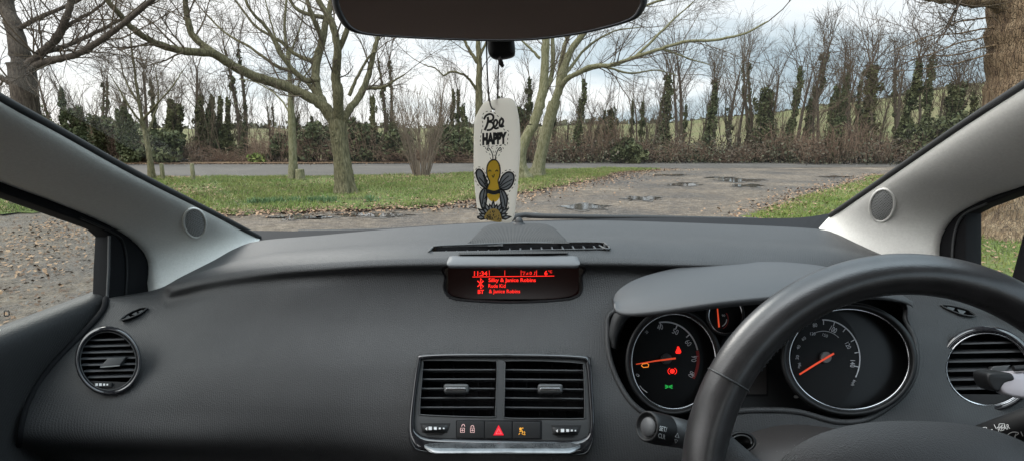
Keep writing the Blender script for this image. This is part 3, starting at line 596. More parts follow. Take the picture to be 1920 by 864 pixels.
for i, px in enumerate(dlist):
    c = WZ(px, 386 - (px - 474) * .03); b_ = MB(); n = 60; q = c[None] + np.c_[rng.normal(0, .05, n), rng.normal(0, .05, n), np.zeros(n)]; a = rng.uniform(0, 2 * PI, n); s_ = np.c_[np.cos(a), np.sin(a), 0 * a] * .007
    T_ = q + np.c_[rng.normal(0, .035, (n, 2)), rng.uniform(.09, .17, n)]; M_ = (q + T_) / 2 + np.array([0, 0, .02])
    b_.add(np.stack([q - s_, q + s_, M_ + s_, M_ - s_], 1).reshape(-1, 3), np.arange(4 * n).reshape(n, 4)); b_.add(np.stack([M_ - s_, M_ + s_, T_], 1).reshape(-1, 3), np.arange(3 * n).reshape(n, 3))
    b_.add(np.vstack([c + np.array([.16 * math.cos(t), .16 * math.sin(t), .034]) for t in np.arange(4) * PI / 2]), [(0, 1, 2, 3)])
    tag(b_.build('daffodil_clump', GM['daff'], None, False), 'upright green daffodil shoots, ' + ordn(i) + ' clump from the left along the grass edge', 'daffodils', 'daffodil clumps along the grass edge')

# ---- the row of ivy-clad trees beyond the road --------------------------------
def leafcloud(C_, sz):
    n = len(C_); a = rng.normal(0, 1, (n, 3)); a /= np.linalg.norm(a, axis=1)[:, None]; b = np.cross(a, rng.normal(0, 1, (n, 3))); b /= np.linalg.norm(b, axis=1)[:, None]; s_ = sz * rng.uniform(.6, 1.3, (n, 1))
    return quads(C_, a * s_, b * s_ * .7)
def make_ivy(H, rad, bare, dens, seed, stems=1, leaf='ivy'):
    """unit prototypes standing at the origin: trunk, ivy, twigs"""
    global rng; keep_rng = rng; rng = np.random.default_rng(seed)
    tr = MB(); T = Twigs(); ivc = []
    for s_ in range(stems):
        b0 = np.array([rng.normal(0, .25) * (stems > 1), rng.normal(0, .2) * (stems > 1), -.1]); lean = rng.normal(0, .10, 2)
        z = np.linspace(0, 1, 10); P = b0 + np.c_[lean[0] * z * H + .12 * np.sin(z * 4 + seed), lean[1] * z * H + .1 * np.cos(z * 3 + seed), z * H * 1.05]; tr.tube(P, np.linspace(.13, .05, 10), 7)
        nb = int(bare * 7)
        for j in range(nb): grow(T, P[-1] if j < 2 else P[rng.integers(3, 10)], np.array([rng.normal(0, .35), rng.normal(0, .35), 1]), rng.uniform(1.2, 2.6) * (.6 + .4 * bare), .028, 2, .10, .16, 6, (.3, .8), (.4, .62), .005)
        for i in range(int(10 * dens)):
            zz = rng.uniform(0, 1.0) ** .9; c = np.array([np.interp(zz, z, P[:, k]) for k in range(3)]); lump = rad * rng.uniform(.35, 1.0) * (1.1 - .55 * zz) ; c2 = c + np.r_[rng.normal(0, rad * .42 * (1.15 - .6 * zz), 2), rng.normal(0, .15)]; lump *= .62
            n = 62; d = rng.normal(0, 1, (n, 3)); d /= np.linalg.norm(d, axis=1)[:, None]; ivc.append(c2 + d * (lump * rng.uniform(.35, 1.05, n) ** .5)[:, None] * np.array([.9, .9, 1.7]))
        n = int(700 * dens / 3); zz = rng.uniform(0, 1.0, n); c = np.stack([np.interp(zz, z, P[:, k]) for k in range(3)], 1); a = rng.uniform(0, 2 * PI, n); ivc.append(c + np.c_[np.cos(a), np.sin(a), 0 * a] * (rad * .45 * rng.uniform(.4, 1, n))[:, None])
    out = [(tr, 'trunk', 'bark_dark')]
    if dens: lv = MB(); Cc = np.vstack(ivc); Cc = Cc[Cc[:, 2] > 0]; lv.add(*leafcloud(Cc, .055)); out.append((lv, 'ivy', leaf))
    if T.P: tw = MB(); T.flush(tw); out.append((tw, 'crown', 'twig'))
    rng = keep_rng; return out
specs = {'tall': (4.6, .42, .9, 4.2, 11, 1, 'ivy'), 'bushy': (3.4, .62, .9, 5.0, 12, 2, 'ivy'), 'slim': (4.2, .26, .8, 2.8, 13, 1, 'ivy'), 'twin': (4.2, .42, 1.0, 3.4, 14, 2, 'ivy2'), 'olive': (4.0, .40, .5, 5.0, 15, 2, 'ivy2'), 'short': (2.8, .48, .8, 4.2, 16, 1, 'ivy'), 'bare': (4.4, .3, 1.3, .0, 17, 1, 'ivy'), 'thin': (5.0, .3, 1.0, .8, 18, 2, 'ivy')}
words = {'tall': 'tall dark ivy column', 'bushy': 'broad bushy ivy-covered tree', 'slim': 'slim upright ivy-wrapped tree', 'twin': 'two-stemmed olive ivy-clad tree', 'olive': 'thick olive-green ivy-clad tree', 'short': 'short ivy-clad tree', 'bare': 'leafless thin tree', 'thin': 'thin bare-crowned tree with little ivy'}
heights = {k: v[0] for k, v in specs.items()}
protos = {}
HT = [ # px, top of ivy (py), kind, depth
 (-60,200,'bushy',24),(-10,190,'tall',25),(60,215,'bushy',24),(112,180,'slim',25),(130,172,'slim',24),(160,215,'bushy',25),(185,225,'olive',26),(225,188,'slim',27),(245,215,'bushy',26),(262,225,'short',27),(300,160,'slim',27),(318,205,'twin',27),(337,198,'olive',27),(356,206,'twin',28),(383,188,'olive',28),(398,215,'short',28),(423,192,'olive',28),(447,232,'short',28),(470,240,'bare',29),(505,205,'thin',29),(530,245,'bare',29),(566,225,'bushy',28),(590,222,'slim',28),(612,240,'short',28),(668,232,'bushy',28),
 (690,235,'short',28),(706,192,'olive',28),(728,215,'thin',29),(748,238,'bushy',28),(770,245,'bare',29),(815,225,'thin',28),(840,178,'tall',28),(866,175,'slim',28),(880,205,'short',28),(945,185,'thin',28),
 (968,215,'bushy',28),(991,155,'slim',28),(1046,195,'slim',28),(1063,240,'bare',29),(1078,165,'tall',27),(1104,225,'thin',28),(1131,212,'slim',28),(1153,210,'short',28),(1180,193,'slim',28),(1199,196,'slim',27),(1222,225,'bare',29),(1254,155,'tall',27),(1280,202,'slim',28),(1293,232,'bare',29),(1317,190,'short',28),(1348,163,'slim',27),(1378,205,'thin',28),(1398,222,'slim',29),(1416,240,'bare',29),(1432,182,'bushy',27),(1461,215,'thin',29),(1483,142,'tall',27),(1504,190,'slim',28),(1528,205,'bare',28),
 (1550,182,'bushy',26),(1583,145,'slim',26),(1603,160,'slim',26),(1622,200,'thin',27),(1641,130,'twin',26),(1662,205,'bare',27),(1681,133,'tall',26),(1705,200,'thin',27),(1735,125,'tall',25),(1760,178,'bushy',26),(1790,195,'olive',26),(1815,175,'bare',26),(1845,180,'thin',26),(1900,170,'bushy',26),(1950,160,'tall',26),(2010,180,'olive',26)]
def landmark(px, cnts):
    marks = [(-200, 'the far left edge'), (30, 'the large forked tree'), (284, 'the dark young tree'), (549, 'the slender pale tree'), (646, 'the knotted tree'), (790, 'the bare shrub'), (930, 'the hanging card'), (1040, 'the pale forked tree'), (1240, 'the leaning pale tree')]
    m_ = [q for q in marks if q[0] <= px][-1]; cnts[m_[1]] = cnts.get(m_[1], 0) + 1; return m_[1], cnts[m_[1]] - 1
cn = {}
for px, top_, kd, Yd in HT:
    c = W(px, 262, Yd); zt = 1.15 + (262 - top_) / 1000. * Yd; s_ = zt / heights[kd]; fresh = kd not in protos
    o = bpy.data.objects.new('ivy_tree' if kd != 'bare' else 'bare_tree', None); C.objects.link(o)
    if fresh:
        protos[kd] = [mb_.build(nm, GM[mm], o, nm != 'ivy') for mb_, nm, mm in make_ivy(*specs[kd])]
    else:
        for ch in protos[kd]: q = ch.copy(); q.parent = o; C.objects.link(q)
    o.location = (c[0], Yd + rng.normal(0, .4), 0); wsc = max(s_, .75) * rng.uniform(.62, 1.05); o.scale = (wsc, wsc, s_); o.rotation_euler = (0, 0, rng.uniform(0, 2 * PI))
    if px > 1540: lb_ = words[kd] + ', ' + ordn(sum(q[0] > px for q in HT)) + ' of the row counted from the right'
    else:
        lm, k_ = landmark(px, cn); lb_ = words[kd] + ', ' + ordn(k_) + ' of the row right of ' + lm
    tag(o, lb_, 'tree', 'trees in the row beyond the road')
# a second, thinner rank of bare stems behind
for i in range(42):
    px = (-80 + i * 90) if i < 14 else (1200 + (i - 14) * 31) + rng.uniform(-14, 14); Yd = rng.uniform(31, 38); kd = 'bare' if i % 3 else 'thin'
    o = bpy.data.objects.new('bare_tree', None); C.objects.link(o)
    for ch in protos[kd]: q = ch.copy(); q.parent = o; C.objects.link(q)
    s_ = rng.uniform(.8, 1.25); 
    if 850 < px < 1250 or px < 200: s_ *= .8
    o.location = (W(px, 262, Yd)[0], Yd, 0.1); o.scale = (s_ * .9, s_ * .9, s_); o.rotation_euler = (0, 0, rng.uniform(0, 6))
    tag(o, 'thin leafless tree among many in the rank behind the ivy-clad row', 'tree', 'bare trees behind the ivy-clad row')
# upright saplings and suckers standing in the hedge foot
T = Twigs()
for i in range(640):
    px = rng.uniform(-150, 2050); Yd = rng.uniform(26.2, 31) if px < 1500 else rng.uniform(24.8, 30); q = np.array([W(px, 262, Yd)[0], Yd, 0])
    grow(T, q, np.array([rng.normal(0, .16), rng.normal(0, .12), 1]), rng.uniform(1.6, 3.8), rng.uniform(.012, .03), 1, .06, .10, 5, (.25, .6), (.25, .45), .006)
b_ = MB(); T.flush(b_); tag(b_.build('hedge_saplings', GM['twig']), kind='stuff')
# brambles and dead undergrowth along the hedge foot
T = Twigs(); lc = []
for i in range(11000):
    px = rng.uniform(-150, 2050); Yd = rng.uniform(26.0, 29.5) if px < 1500 else rng.uniform(24.5, 28); hgt = (1.1 + .12 * (px > 1000) + .45 * math.sin(px * .013) + .35 * math.sin(px * .04) + .25 * math.sin(px * .11)) * rng.uniform(.5, 1.35)
    q = np.array([W(px, 262, Yd)[0], Yd, rng.uniform(0, hgt * .5)]); a = rng.uniform(0, 2 * PI); T.add(np.array([q, q + np.array([math.cos(a) * .25, math.sin(a) * .2, hgt * .45]), q + np.array([math.cos(a) * .6, math.sin(a) * .4, hgt * .55]), q + np.array([math.cos(a) * 1.0, math.sin(a) * .6, hgt * .35])]), .010, .004)
    if i % 5 == 0: lc.append(q + rng.normal(0, .3, (10, 3)) + np.array([0, 0, .2]))
b_ = MB(); T.flush(b_); tag(b_.build('bramble_undergrowth', GM['bramble']), kind='stuff')
GM['deadleaf'] = mat('dead_leaf', (.06, .043, .026), .8, var=(.8, (.045, .05, .022), .1)); b_ = MB(); b_.add(*leafcloud(np.abs(np.vstack(lc)), .045)); tag(b_.build('hedge_leaves', GM['deadleaf'], None, False), kind='stuff')
# evergreen bushes in the hedge
def bush(px, Yd, wd, hgt, label, m='ivy', n=2600):
    c = np.array([W(px, 262, Yd)[0], Yd, 0]); o = tag(empty('bush', tuple(c)), label, 'bush', 'evergreen bushes in the hedge'); pts = []
    for k in range(26):
        cc = np.array([rng.normal(0, wd * .42), rng.normal(0, wd * .25), rng.uniform(.15, .95) * hgt]); cc[0] *= 1.1 - .6 * cc[2] / hgt; d = rng.normal(0, 1, (n // 26, 3)); d /= np.linalg.norm(d, axis=1)[:, None]; pts.append(cc + d * wd * .26 * rng.uniform(.3, 1, (n // 26, 1)) ** .5)
    P = np.vstack(pts); P = P[P[:, 2] > 0]; b_ = MB(); b_.add(*leafcloud(P, .065)); b_.build('foliage', GM[m], o, False)
    T = Twigs(); [grow(T, np.array([rng.normal(0, wd * .2), 0, 0]), np.array([rng.normal(0, .4), rng.normal(0, .3), 1]), hgt * .9, .03, 1, .1, .15, 4) for _ in range(7)]; b_ = MB(); T.flush(b_); b_.build('stems', GM['twig'], o)
for a in ((20, 27, 2.2, 2.6, 'dark evergreen bush low behind the large forked tree'), (110, 27.5, 1.8, 1.9, 'dark evergreen bush just right of the large forked tree'), (215, 28, 2.0, 2.0, 'wide dark evergreen bush left of the young tree'), (300, 26, 1.5, 1.4, 'low dark bush behind the young tree'), (588, 27, 1.5, 2.0, 'rounded dark bush left of the knotted tree trunk'), (527, 27, 1.0, 1.3, 'small dark bush left of the slender pale tree'), (690, 27, 1.3, 1.8, 'dense dark bush right of the knotted tree trunk'), (745, 27, 1.1, 1.5, 'small dense bush left of the bare shrub'), (840, 27, 1.3, 1.8, 'dense dark bush between bare shrub and card'), (1177, 26, .9, 1.1, 'low rounded ivy bush right of the leaning pale tree'), (1760, 25, 1.6, 2.0, 'dark bush near the right pillar')): bush(*a)
bush(482, 26.5, .6, .4, 'tiny bright green clump at the road edge', 'blade1', 700)
# hedges and copses on the far skyline
GM['far_tree'] = mat('far_woodland', (.05, .05, .028), .9, var=(.05, (.08, .075, .04), .15))
pts = []
for i in range(1500):
    px = rng.uniform(-300, 2300); Yd = 165; zz = 1.15 + elev(px, Yd) * Yd; a = rng.normal(0, 1, (14, 3)) * np.array([1.5, 1.5, .9]); s_ = 1.0 if px < 1250 else .45; pts.append(np.array([(px - 960) * .985 / F * Yd, Yd - 4, zz - 1.0 + .9 * s_ * math.sin(px * .03) * .6]) + a * np.array([1, 1, s_]))
b_ = MB(); b_.add(*leafcloud(np.vstack(pts), .5)); tag(b_.build('distant_woodland', GM['far_tree'], None, False), kind='stuff')

# ================================================================== THE CAR
car = tag(empty("car", (0.05, 0.3, 0.0)), 'parked right-hand-drive car seen from inside, grey dashboard and pale windscreen pillars', 'car')
# every part below is built in world coordinates; `into` hangs it on the car without moving it
def into(o, parent=None):
    p = parent or car; o.parent = p
    q = p; off = Vector((0, 0, 0))
    while q is not None: off += q.location; q = q.parent
    o.location = -off; return o
def CB(mb, name, mat_, parent=None, smooth=True, hard=None):
    o = mb.build(name, mat_, None, smooth)
    if hard: sharp(o, hard)
    o.parent = parent or car
    if parent is None: o.location = -car.location
    return o
# ---- dashboard skin -------------------------------------------------
rows = [
 [(196,556,.89),(292,541,.955),(340,518,.99),(400,488,1.03),(440,466,1.06),(487,451,1.10),(600,441,1.14),(700,432,1.17),(800,424,1.20),(880,419,1.215),(960,416,1.22),(1100,413.5,1.22),(1200,415,1.21),(1400,422,1.17),(1530,429,1.12),(1570,439,1.09),(1610,456,1.06),(1650,474,1.03),(1720,500,1.0),(1800,530,.95),(1920,575,.88),(2050,625,.82)],
 [(197,557,.88),(292,546,.93),(335,527,.93),(400,501,.93),(487,475,.945),(600,463,.96),(800,447,.97),(960,442,.98),(1100,441,.98),(1200,442,.98),(1400,447,.97),(1530,455,.96),(1620,474,.95),(1720,508,.93),(1800,538,.90),(1920,584,.84),(2050,640,.79)],
 [(197,558,.87),(295,548,.905),(318,537,.87),(400,515,.84),(500,500,.81),(600,492,.792),(700,486,.782),(840,482,.778),(1090,481,.778),(1250,485,.778),(1400,491,.782),(1530,499,.79),(1640,516,.80),(1750,550,.80),(1920,612,.77),(2050,668,.74)],
 [(197,560,.868),(295,553,.892),(325,545,.86),(400,527,.832),(500,513,.802),(600,505,.784),(700,499,.774),(840,496,.770),(1090,495,.770),(1250,497,.770),(1400,500,.774),(1530,508,.785),(1640,526,.795),(1750,560,.79),(1920,622,.76),(2050,680,.73)],
 [(196,564,.864),(300,562,.875),(400,541,.835),(500,526,.808),(600,517,.794),(700,511,.787),(840,508,.784),(1090,507,.784),(1250,509,.784),(1400,512,.786),(1530,520,.79),(1640,538,.79),(1750,572,.78),(1920,636,.752),(2050,695,.72)],
 [(190,576,.858),(300,578,.855),(400,560,.825),(500,546,.802),(600,537,.789),(840,530,.782),(1090,529,.780),(1250,530,.778),(1530,545,.78),(1640,560,.775),(1750,596,.765),(1920,656,.742),(2050,712,.71)],
 [(150,620,.82),(300,618,.815),(450,608,.79),(600,600,.77),(960,596,.757),(1130,597,.752),(1400,604,.748),(1700,620,.742),(1920,690,.725),(2050,745,.70)],
 [(90,684,.762),(200,692,.758),(300,698,.758),(600,700,.724),(960,700,.705),(1300,700,.70),(1700,712,.70),(1920,770,.69),(2050,805,.67)],
 [(48,745,.722),(150,760,.724),(300,770,.728),(600,772,.700),(960,775,.668),(1300,775,.665),(1700,780,.668),(1920,810,.665),(2050,835,.66)],
 [(32,815,.695),(150,822,.708),(300,824,.712),(600,828,.692),(960,850,.642),(1300,850,.64),(1700,850,.64),(2050,880,.64)],
 [(28,850,.72),(150,856,.735),(300,862,.74),(600,880,.72),(960,905,.63),(1300,905,.63),(1700,905,.63),(2050,930,.63)],
 [(10,1010,.76),(300,1010,.76),(960,1010,.62),(1300,1010,.62),(2050,1030,.62)],
]
NC = 560
cols = []
for r in rows:
    P = crom(np.array([W(*q) for q in r]), 8)
    q2 = proj(P); # sample by pixel column, warped so that the row's left end is kept
    s = np.linspace(0, 1, NC); x = q2[0, 0] + (q2[-1, 0] - q2[0, 0]) * s
    xs = np.maximum.accumulate(q2[:, 0] + np.arange(len(q2)) * 1e-6)
    cols.append(np.stack([np.interp(x, xs, P[:, k]) for k in range(3)], 1))
cols = np.array(cols)                                    # rows x NC x 3
nsub = [8, 10, 6, 6, 6, 16, 22, 20, 20, 16, 20]
G = [];  nR = len(rows)
Q = np.concatenate([[2 * cols[0] - cols[1]], cols, [2 * cols[-1] - cols[-2]]])
for i in range(nR - 1):
    a, b, c, d = Q[i], Q[i + 1], Q[i + 2], Q[i + 3]
    # keep tangents short next to short spans so the crease does not overshoot
    L = np.linalg.norm(c - b, axis=1)[:, None]; L0 = np.linalg.norm(b - a, axis=1)[:, None] + 1e-6; L1 = np.linalg.norm(d - c, axis=1)[:, None] + 1e-6
    m0 = ((b - a) / L0 + (c - b) / L) / 2 * L; m1 = ((c - b) / L + (d - c) / L1) / 2 * L
    for k in range(nsub[i]):
        t = k / nsub[i]
        G.append((2*t**3-3*t**2+1)*b + (t**3-2*t**2+t)*m0 + (-2*t**3+3*t**2)*c + (t**3-t**2)*m1)
G.append(cols[-1]); G = np.array(G)
GP = proj(G); SK = G.reshape(-1, 3); SKP = GP.reshape(-1, 2)
Gn = np.cross(np.gradient(G, axis=0), np.gradient(G, axis=1)); Gn /= np.linalg.norm(Gn, axis=2)[..., None] + 1e-9
if Gn[60, 200][1] > 0: Gn = -Gn
SKN = Gn.reshape(-1, 3)
def DS(px, py, off=0.0):
    """point of the dash skin seen at a pixel"""
    d = (SKP[:, 0] - px) ** 2 + (SKP[:, 1] - py) ** 2; i = np.argpartition(d, 4)[:4]
    Y = np.average(SK[i][:, 1], weights=1 / (d[i] + 0.01)); n = SKN[i].mean(0)
    return W(px, py, Y) + n * off
# soft cones and dishes moulded round the two end vents
def dish(G, cx, cy, rx, ry, dep, pw=2):
    q = ((GP[..., 0] - cx) / rx) ** 2 + ((GP[..., 1] - cy) / ry) ** 2
    return G - Gn * (dep * np.exp(-q ** pw))[..., None]
G = dish(G, 238, 640, 90, 70, 0.010, 1)
G = dish(G, 1850, 650, 100, 90, 0.006, 1)
BIN = crom([(1150,583),(1139,620),(1142,665),(1158,712),(1188,758),(1235,786),(1300,792),(1370,772),(1440,768),(1500,772),(1570,790),(1630,783),(1690,742),(1716,695),(1716,640),(1700,600),(1690,565),(1600,552),(1400,556),(1250,560)], 5, True)
DISP = crom([(838,497),(834,520),(832,540),(842,556),(870,563),(960,567),(1050,563),(1082,556),(1092,542),(1091,520),(1088,497),(960,496)], 5, True)
TOPV = [(802,474),(816,463),(900,459),(960,457.5),(1050,456),(1130,456),(1143,466),(1100,467),(960,470),(860,473)]
CV = rr(780, 672, 1106, 836, 12)
VL = ell(203, 676, 55, 57); VR = ell(1852, 690, 78, 70)
SDL = [(225,600),(240,588),(262,578),(276,577),(262,588),(240,597)]; SDR = [(1764,572),(1784,573),(1812,580),(1830,592),(1806,590),(1784,582)]
cen = (G[:-1, :-1] + G[1:, 1:]) / 2; cp = proj(cen).reshape(-1, 2)
keep = np.ones(len(cp), bool)
for poly in (BIN, DISP, TOPV, CV, VL, VR, SDL, SDR): keep &= ~inpoly(cp, poly)
mb = MB(); mb.grid(G, keep=keep); dash = CB(mb, 'dashboard', M['dash'])
def onskin(P, r, name, m, k=8, off=0.0, parent=None, closed=False):
    b_ = MB(); b_.tube([DS(x, y, off) for x, y in P], r, k, closed=closed); return CB(b_, name, m, parent or dash)
# ribbed speaker grille and sun sensor on the dash top, the vent strip and its bars
def top(px, py, z=None):
    return DS(px, py)
b_ = MB()
u = np.linspace(0, 1, 40); vv = np.linspace(0, 1, 10); Gd = []
for a in u:
    x0 = 874 + (1070 - 874) * a; hgt = 1 - abs(2 * a - 1) ** 5
    x1 = 972 + (x0 - 972) * 0.82
    Gd.append([DS(x0 + (x1 - x0) * c_, 457 - (457 - 419) * c_ * max(hgt, 0.0) ** 0.55, 0.001 + 0.0045 * (math.sin(PI * min(c_ * 1.0, 1)) ** 0.6 if 0 < c_ < 1 else 0) * max(hgt, 0) ** .5) for c_ in vv])
b_.grid(np.array(Gd)); M['rib'] = mat('ribbed_grille', (0.016, 0.0165, 0.017), 0.65, spec=.3)
t_ = M['rib'].node_tree; wv = t_.nodes.new('ShaderNodeTexWave'); wv.inputs['Scale'].default_value = 120
tcn = [n for n in t_.nodes if n.type == 'TEX_COORD'][0]; t_.links.new(tcn.outputs['Object'], wv.inputs[0])
bp = t_.nodes.new('ShaderNodeBump'); bp.inputs['Strength'].default_value = 0.6; bp.inputs['Distance'].default_value = 0.001
t_.links.new(wv.outputs[1], bp.inputs['Height']); t_.links.new(bp.outputs[0], t_.nodes['Principled BSDF'].inputs['Normal'])
CB(b_, 'speaker_grille', M['rib'], dash)
b_ = MB(); sp = DS(973, 423); a = np.linspace(0, PI / 2, 7); th = np.arange(20) * 2 * PI / 20
prof = [(0.0135, 0.003), (0.0125, 0.006)] + [(0.0095 * math.cos(x), 0.006 + 0.0125 * math.sin(x)) for x in a]
b_.grid(np.array([[sp + np.array([r_ * math.cos(t), r_ * math.sin(t), h_]) for t in th] for r_, h_ in prof]), wrap_v=True)
CB(b_, 'light_sensor', M['black'], dash)
b_ = MB()
lo_ = [(805,473),(860,472.5),(960,469.5),(1100,466.5),(1140,465.5)]; up_ = [(818,464),(860,461.5),(960,458.5),(1050,456.8),(1128,457)]
lo_, up_ = resample(lo_, 60), resample(up_, 60)
b_.grid(np.array([[DS(*p_) + np.array([0, 0, -0.022]), DS(*q_) + np.array([0, 0, -0.022])] for p_, q_ in zip(lo_, up_)]))
b_.grid(np.array([[DS(*q_), DS(*q_) + np.array([0, 0, -0.022])] for q_ in up_])); b_.grid(np.array([[DS(*q_), DS(*q_) + np.array([0, 0, -0.022])] for q_ in lo_]))
CB(b_, 'vent_duct', M['soft_black'], dash)
b_ = MB(); ring = [DS(*p_, 0.0012) for p_ in crom([(803,474),(812,465),(824,462),(900,459),(960,457),(1050,455.5),(1124,455.5),(1136,459),(1143,467),(1134,467),(1122,461)],4)]
b_.tube(ring, 0.0017, 6); b_.tube([DS(*p_, 0.0008) for p_ in crom([(812,473.5),(860,473.2),(960,470.3),(1100,467.5),(1136,467)],4)], 0.0009, 6)
CB(b_, 'vent_frame', M['satin'], dash)
for k in range(16):
    x = 834 + k * 20.3
    b_ = MB(); i = int((x - 805) / 335 * 59); p_, q_ = DS(x, lo_[i][1]), DS(x + 1.5, up_[i][1])
    wd = 0.0011 if k not in (7, 8) else 0.0014
    b_.box((-wd, 0, -0.014), (wd, q_[1] - p_[1], -0.001), Matrix.Translation(Vector(p_)))
    CB(b_, 'vent_bar', M['slat'], dash, smooth=False)
b_ = MB(); b_.box((-0.017, 0, -0.012), (0.017, 0.02, -0.004), Matrix.Translation(Vector(DS(972, 469)))); CB(b_, 'vent_clip', M['satin'], dash, smooth=False)
# seams
onskin(crom([(199,557),(192,580),(165,612),(128,650),(92,690),(62,735),(44,780),(36,830),(33,870)],6)[::-1], 0.0045, 'door_seam', M['soft_black'], off=-0.001)
# ---- door panels ------------------------------------------------------
def door(side):
    X = -0.70 if side < 0 else 0.80; s = side
    prof = [(X + s*.045, .80), (X + s*.045, .876), (X + s*.032, .886), (X + s*.016, .888), (X + s*.002, .882), (X - s*.004, .868), (X - s*.002, .84), (X + s*.006, .78), (X + s*.008, .70), (X - s*.02, .60), (X - s*.03, .45), (X, .25)]
    prof = crom([(a, b, 0) for a, b in prof], 3)[:, :2]
    ys = np.linspace(-0.95, 0.925, 40)
    g = np.array([[(x + s * 0.02 * max(0, (y - .75)) , y, z - 0.02 * max(0, (0.4 - y)) ) for y in ys] for x, z in prof])
    b_ = MB(); b_.grid(g); return CB(b_, 'door_panel', M['dash'])
doorL = door(-1); doorR = door(1)
b_ = MB(); b_.box((-0.80, -1.0, 0.15), (-0.752, 1.25, 0.86)); dl = CB(b_, 'door_skin', M['paint'], doorL, False); dl.location = (0, 0, 0)
b_ = MB(); b_.box((0.852, -1.0, 0.15), (0.90, 1.25, 0.86)); dr = CB(b_, 'door_skin', M['paint'], doorR, False)
# ---- pillars -----------------------------------------------------------
def pillar(U, L, n_bulge, name):
    U = resample(crom(U, 6), 190); L = resample(crom(L, 6), 190); g = []
    for k, a in enumerate(np.linspace(0, 1, 24)):
        row = U * (1 - a) + L * a
        bul = 0.028 * math.sin(PI * a ** .85) ** 1.1 + 0.010 * math.sin(PI * a) ** .5
        mid = row + np.array(n_bulge) * bul
        g.append(mid)
    # flanges that turn out to the glass
    out = -np.array(n_bulge)
    g = [g[0] + out * 0.03] + g + [g[-1] + out * 0.03]
    b_ = MB(); b_.grid(np.array(g)); return CB(b_, name, M['pillar'])
UL = [np.array(q) for q in ((-.58, -1.6, 1.36), (-.57, -.2, 1.375), (-.56, .28, 1.338))] + [WX(-260,35,-.565), WX(0,185,-.565), WX(100,240,-.568), WX(250,324,-.572), WX(400,400,-.575), W(486,445,1.19), W(496,452,1.17)]
LL = [np.array(q) for q in ((-.66, -1.6, 1.30), (-.655, -.2, 1.31), (-.66, .34, 1.262))] + [WX(-260,215,-.665), WX(0,333,-.675), WX(100,373,-.68), WX(190,412,-.685), WX(250,448,-.688), W(282,490,.99), W(293,553,.96)]
pL = pillar(UL, LL, (0.78, -0.45, 0.12), 'windscreen_pillar')
UR = [np.array(q) for q in ((.68, -1.6, 1.36), (.67, -.2, 1.375), (.66, .28, 1.345))] + [WX(2150,15,.655), WX(1920,160,.66), WX(1800,238,.665), WX(1700,307,.67), WX(1600,376,.675), W(1558,404,1.13), W(1535,428,1.15)]
LR = [np.array(q) for q in ((.77, -1.6, 1.30), (.765, -.2, 1.31), (.77, .38, 1.262))] + [WX(2150,255,.775), WX(1920,345,.785), WX(1850,371,.79), WX(1792,402,.79), WX(1764,440,.79), W(1755,480,.965), W(1760,530,.95)]
pR = pillar(UR, LR, (-0.78, -0.45, 0.12), 'windscreen_pillar')
def seal(P, r, m=M['rubber'], name='rubber_seal', par=None):
    b_ = MB(); b_.tube(resample(crom(P, 6), 150), r, 8); return CB(b_, name, m, par)
seal(UL[:-1], 0.006, par=pL); seal(UR[:-1], 0.006, par=pR)
# round tweeter grilles in the pillars
M['tweeter'] = mat('tweeter_mesh', (0.30, 0.30, 0.29), 0.6)
t_ = M['tweeter'].node_tree; vo = t_.nodes.new('ShaderNodeTexVoronoi'); vo.inputs['Scale'].default_value = 330; vo.inputs['Randomness'].default_value = 0.0
tcn = [n for n in t_.nodes if n.type == 'TEX_COORD'][0]; t_.links.new(tcn.outputs['Object'], vo.inputs['Vector'])
rp = t_.nodes.new('ShaderNodeValToRGB'); rp.color_ramp.elements[0].position = 0.25; rp.color_ramp.elements[1].position = 0.45
rp.color_ramp.elements[0].color = (0.05, 0.05, 0.05, 1); rp.color_ramp.elements[1].color = (0.34, 0.34, 0.33, 1)
t_.links.new(vo.outputs['Distance'], rp.inputs[0]); t_.links.new(rp.outputs[0], t_.nodes['Principled BSDF'].inputs['Base Color'])
def surf_at(o, px, py):
    """where the ray through a pixel meets the mesh of o (mesh coordinates are world coordinates here)"""
    d = Vector(ray(px, py)); ok, loc, nor, _ = o.ray_cast(Vector(EYE), d.normalized())
    if nor.dot(d) > 0: nor = -nor
    return np.array(loc), np.array(nor)
def tweeter(pil, cx, cy, rx, ry, rot):
    bpy.context.view_layer.update()
    c0, n0 = surf_at(pil, cx, cy); pl = Plane(c0, n0)
    E_ = ell(cx, cy, rx, ry, 40, rot=rot)
    off = max(0.002, max(np.dot(surf_at(pil, *q)[0] - c0, pl.n) for q in E_[::4])) * 0.6 + 0.001
    b_ = MB(); G_ = []
    for f_, o_ in ((0.0, 0.003), (0.5, 0.0025), (0.9, 0.001), (1.0, 0.0)):
        G_.append([pl.p(cx + (q[0] - cx) * f_, cy + (q[1] - cy) * f_, off + o_) for q in E_])
    b_.grid(np.array(G_), wrap_v=True); CB(b_, 'tweeter_grille', M['tweeter'], pil)
    b_ = MB(); b_.tube([pl.p(*q, off) for q in ell(cx, cy, rx + 1.5, ry + 1.5, 48, rot=rot)], 0.0022, 8, closed=True); CB(b_, 'tweeter_rim', M['pillar'], pil)
tweeter(pL, 365, 418, 19, 26, -12); tweeter(pR, 1654, 385, 21, 29, 12)
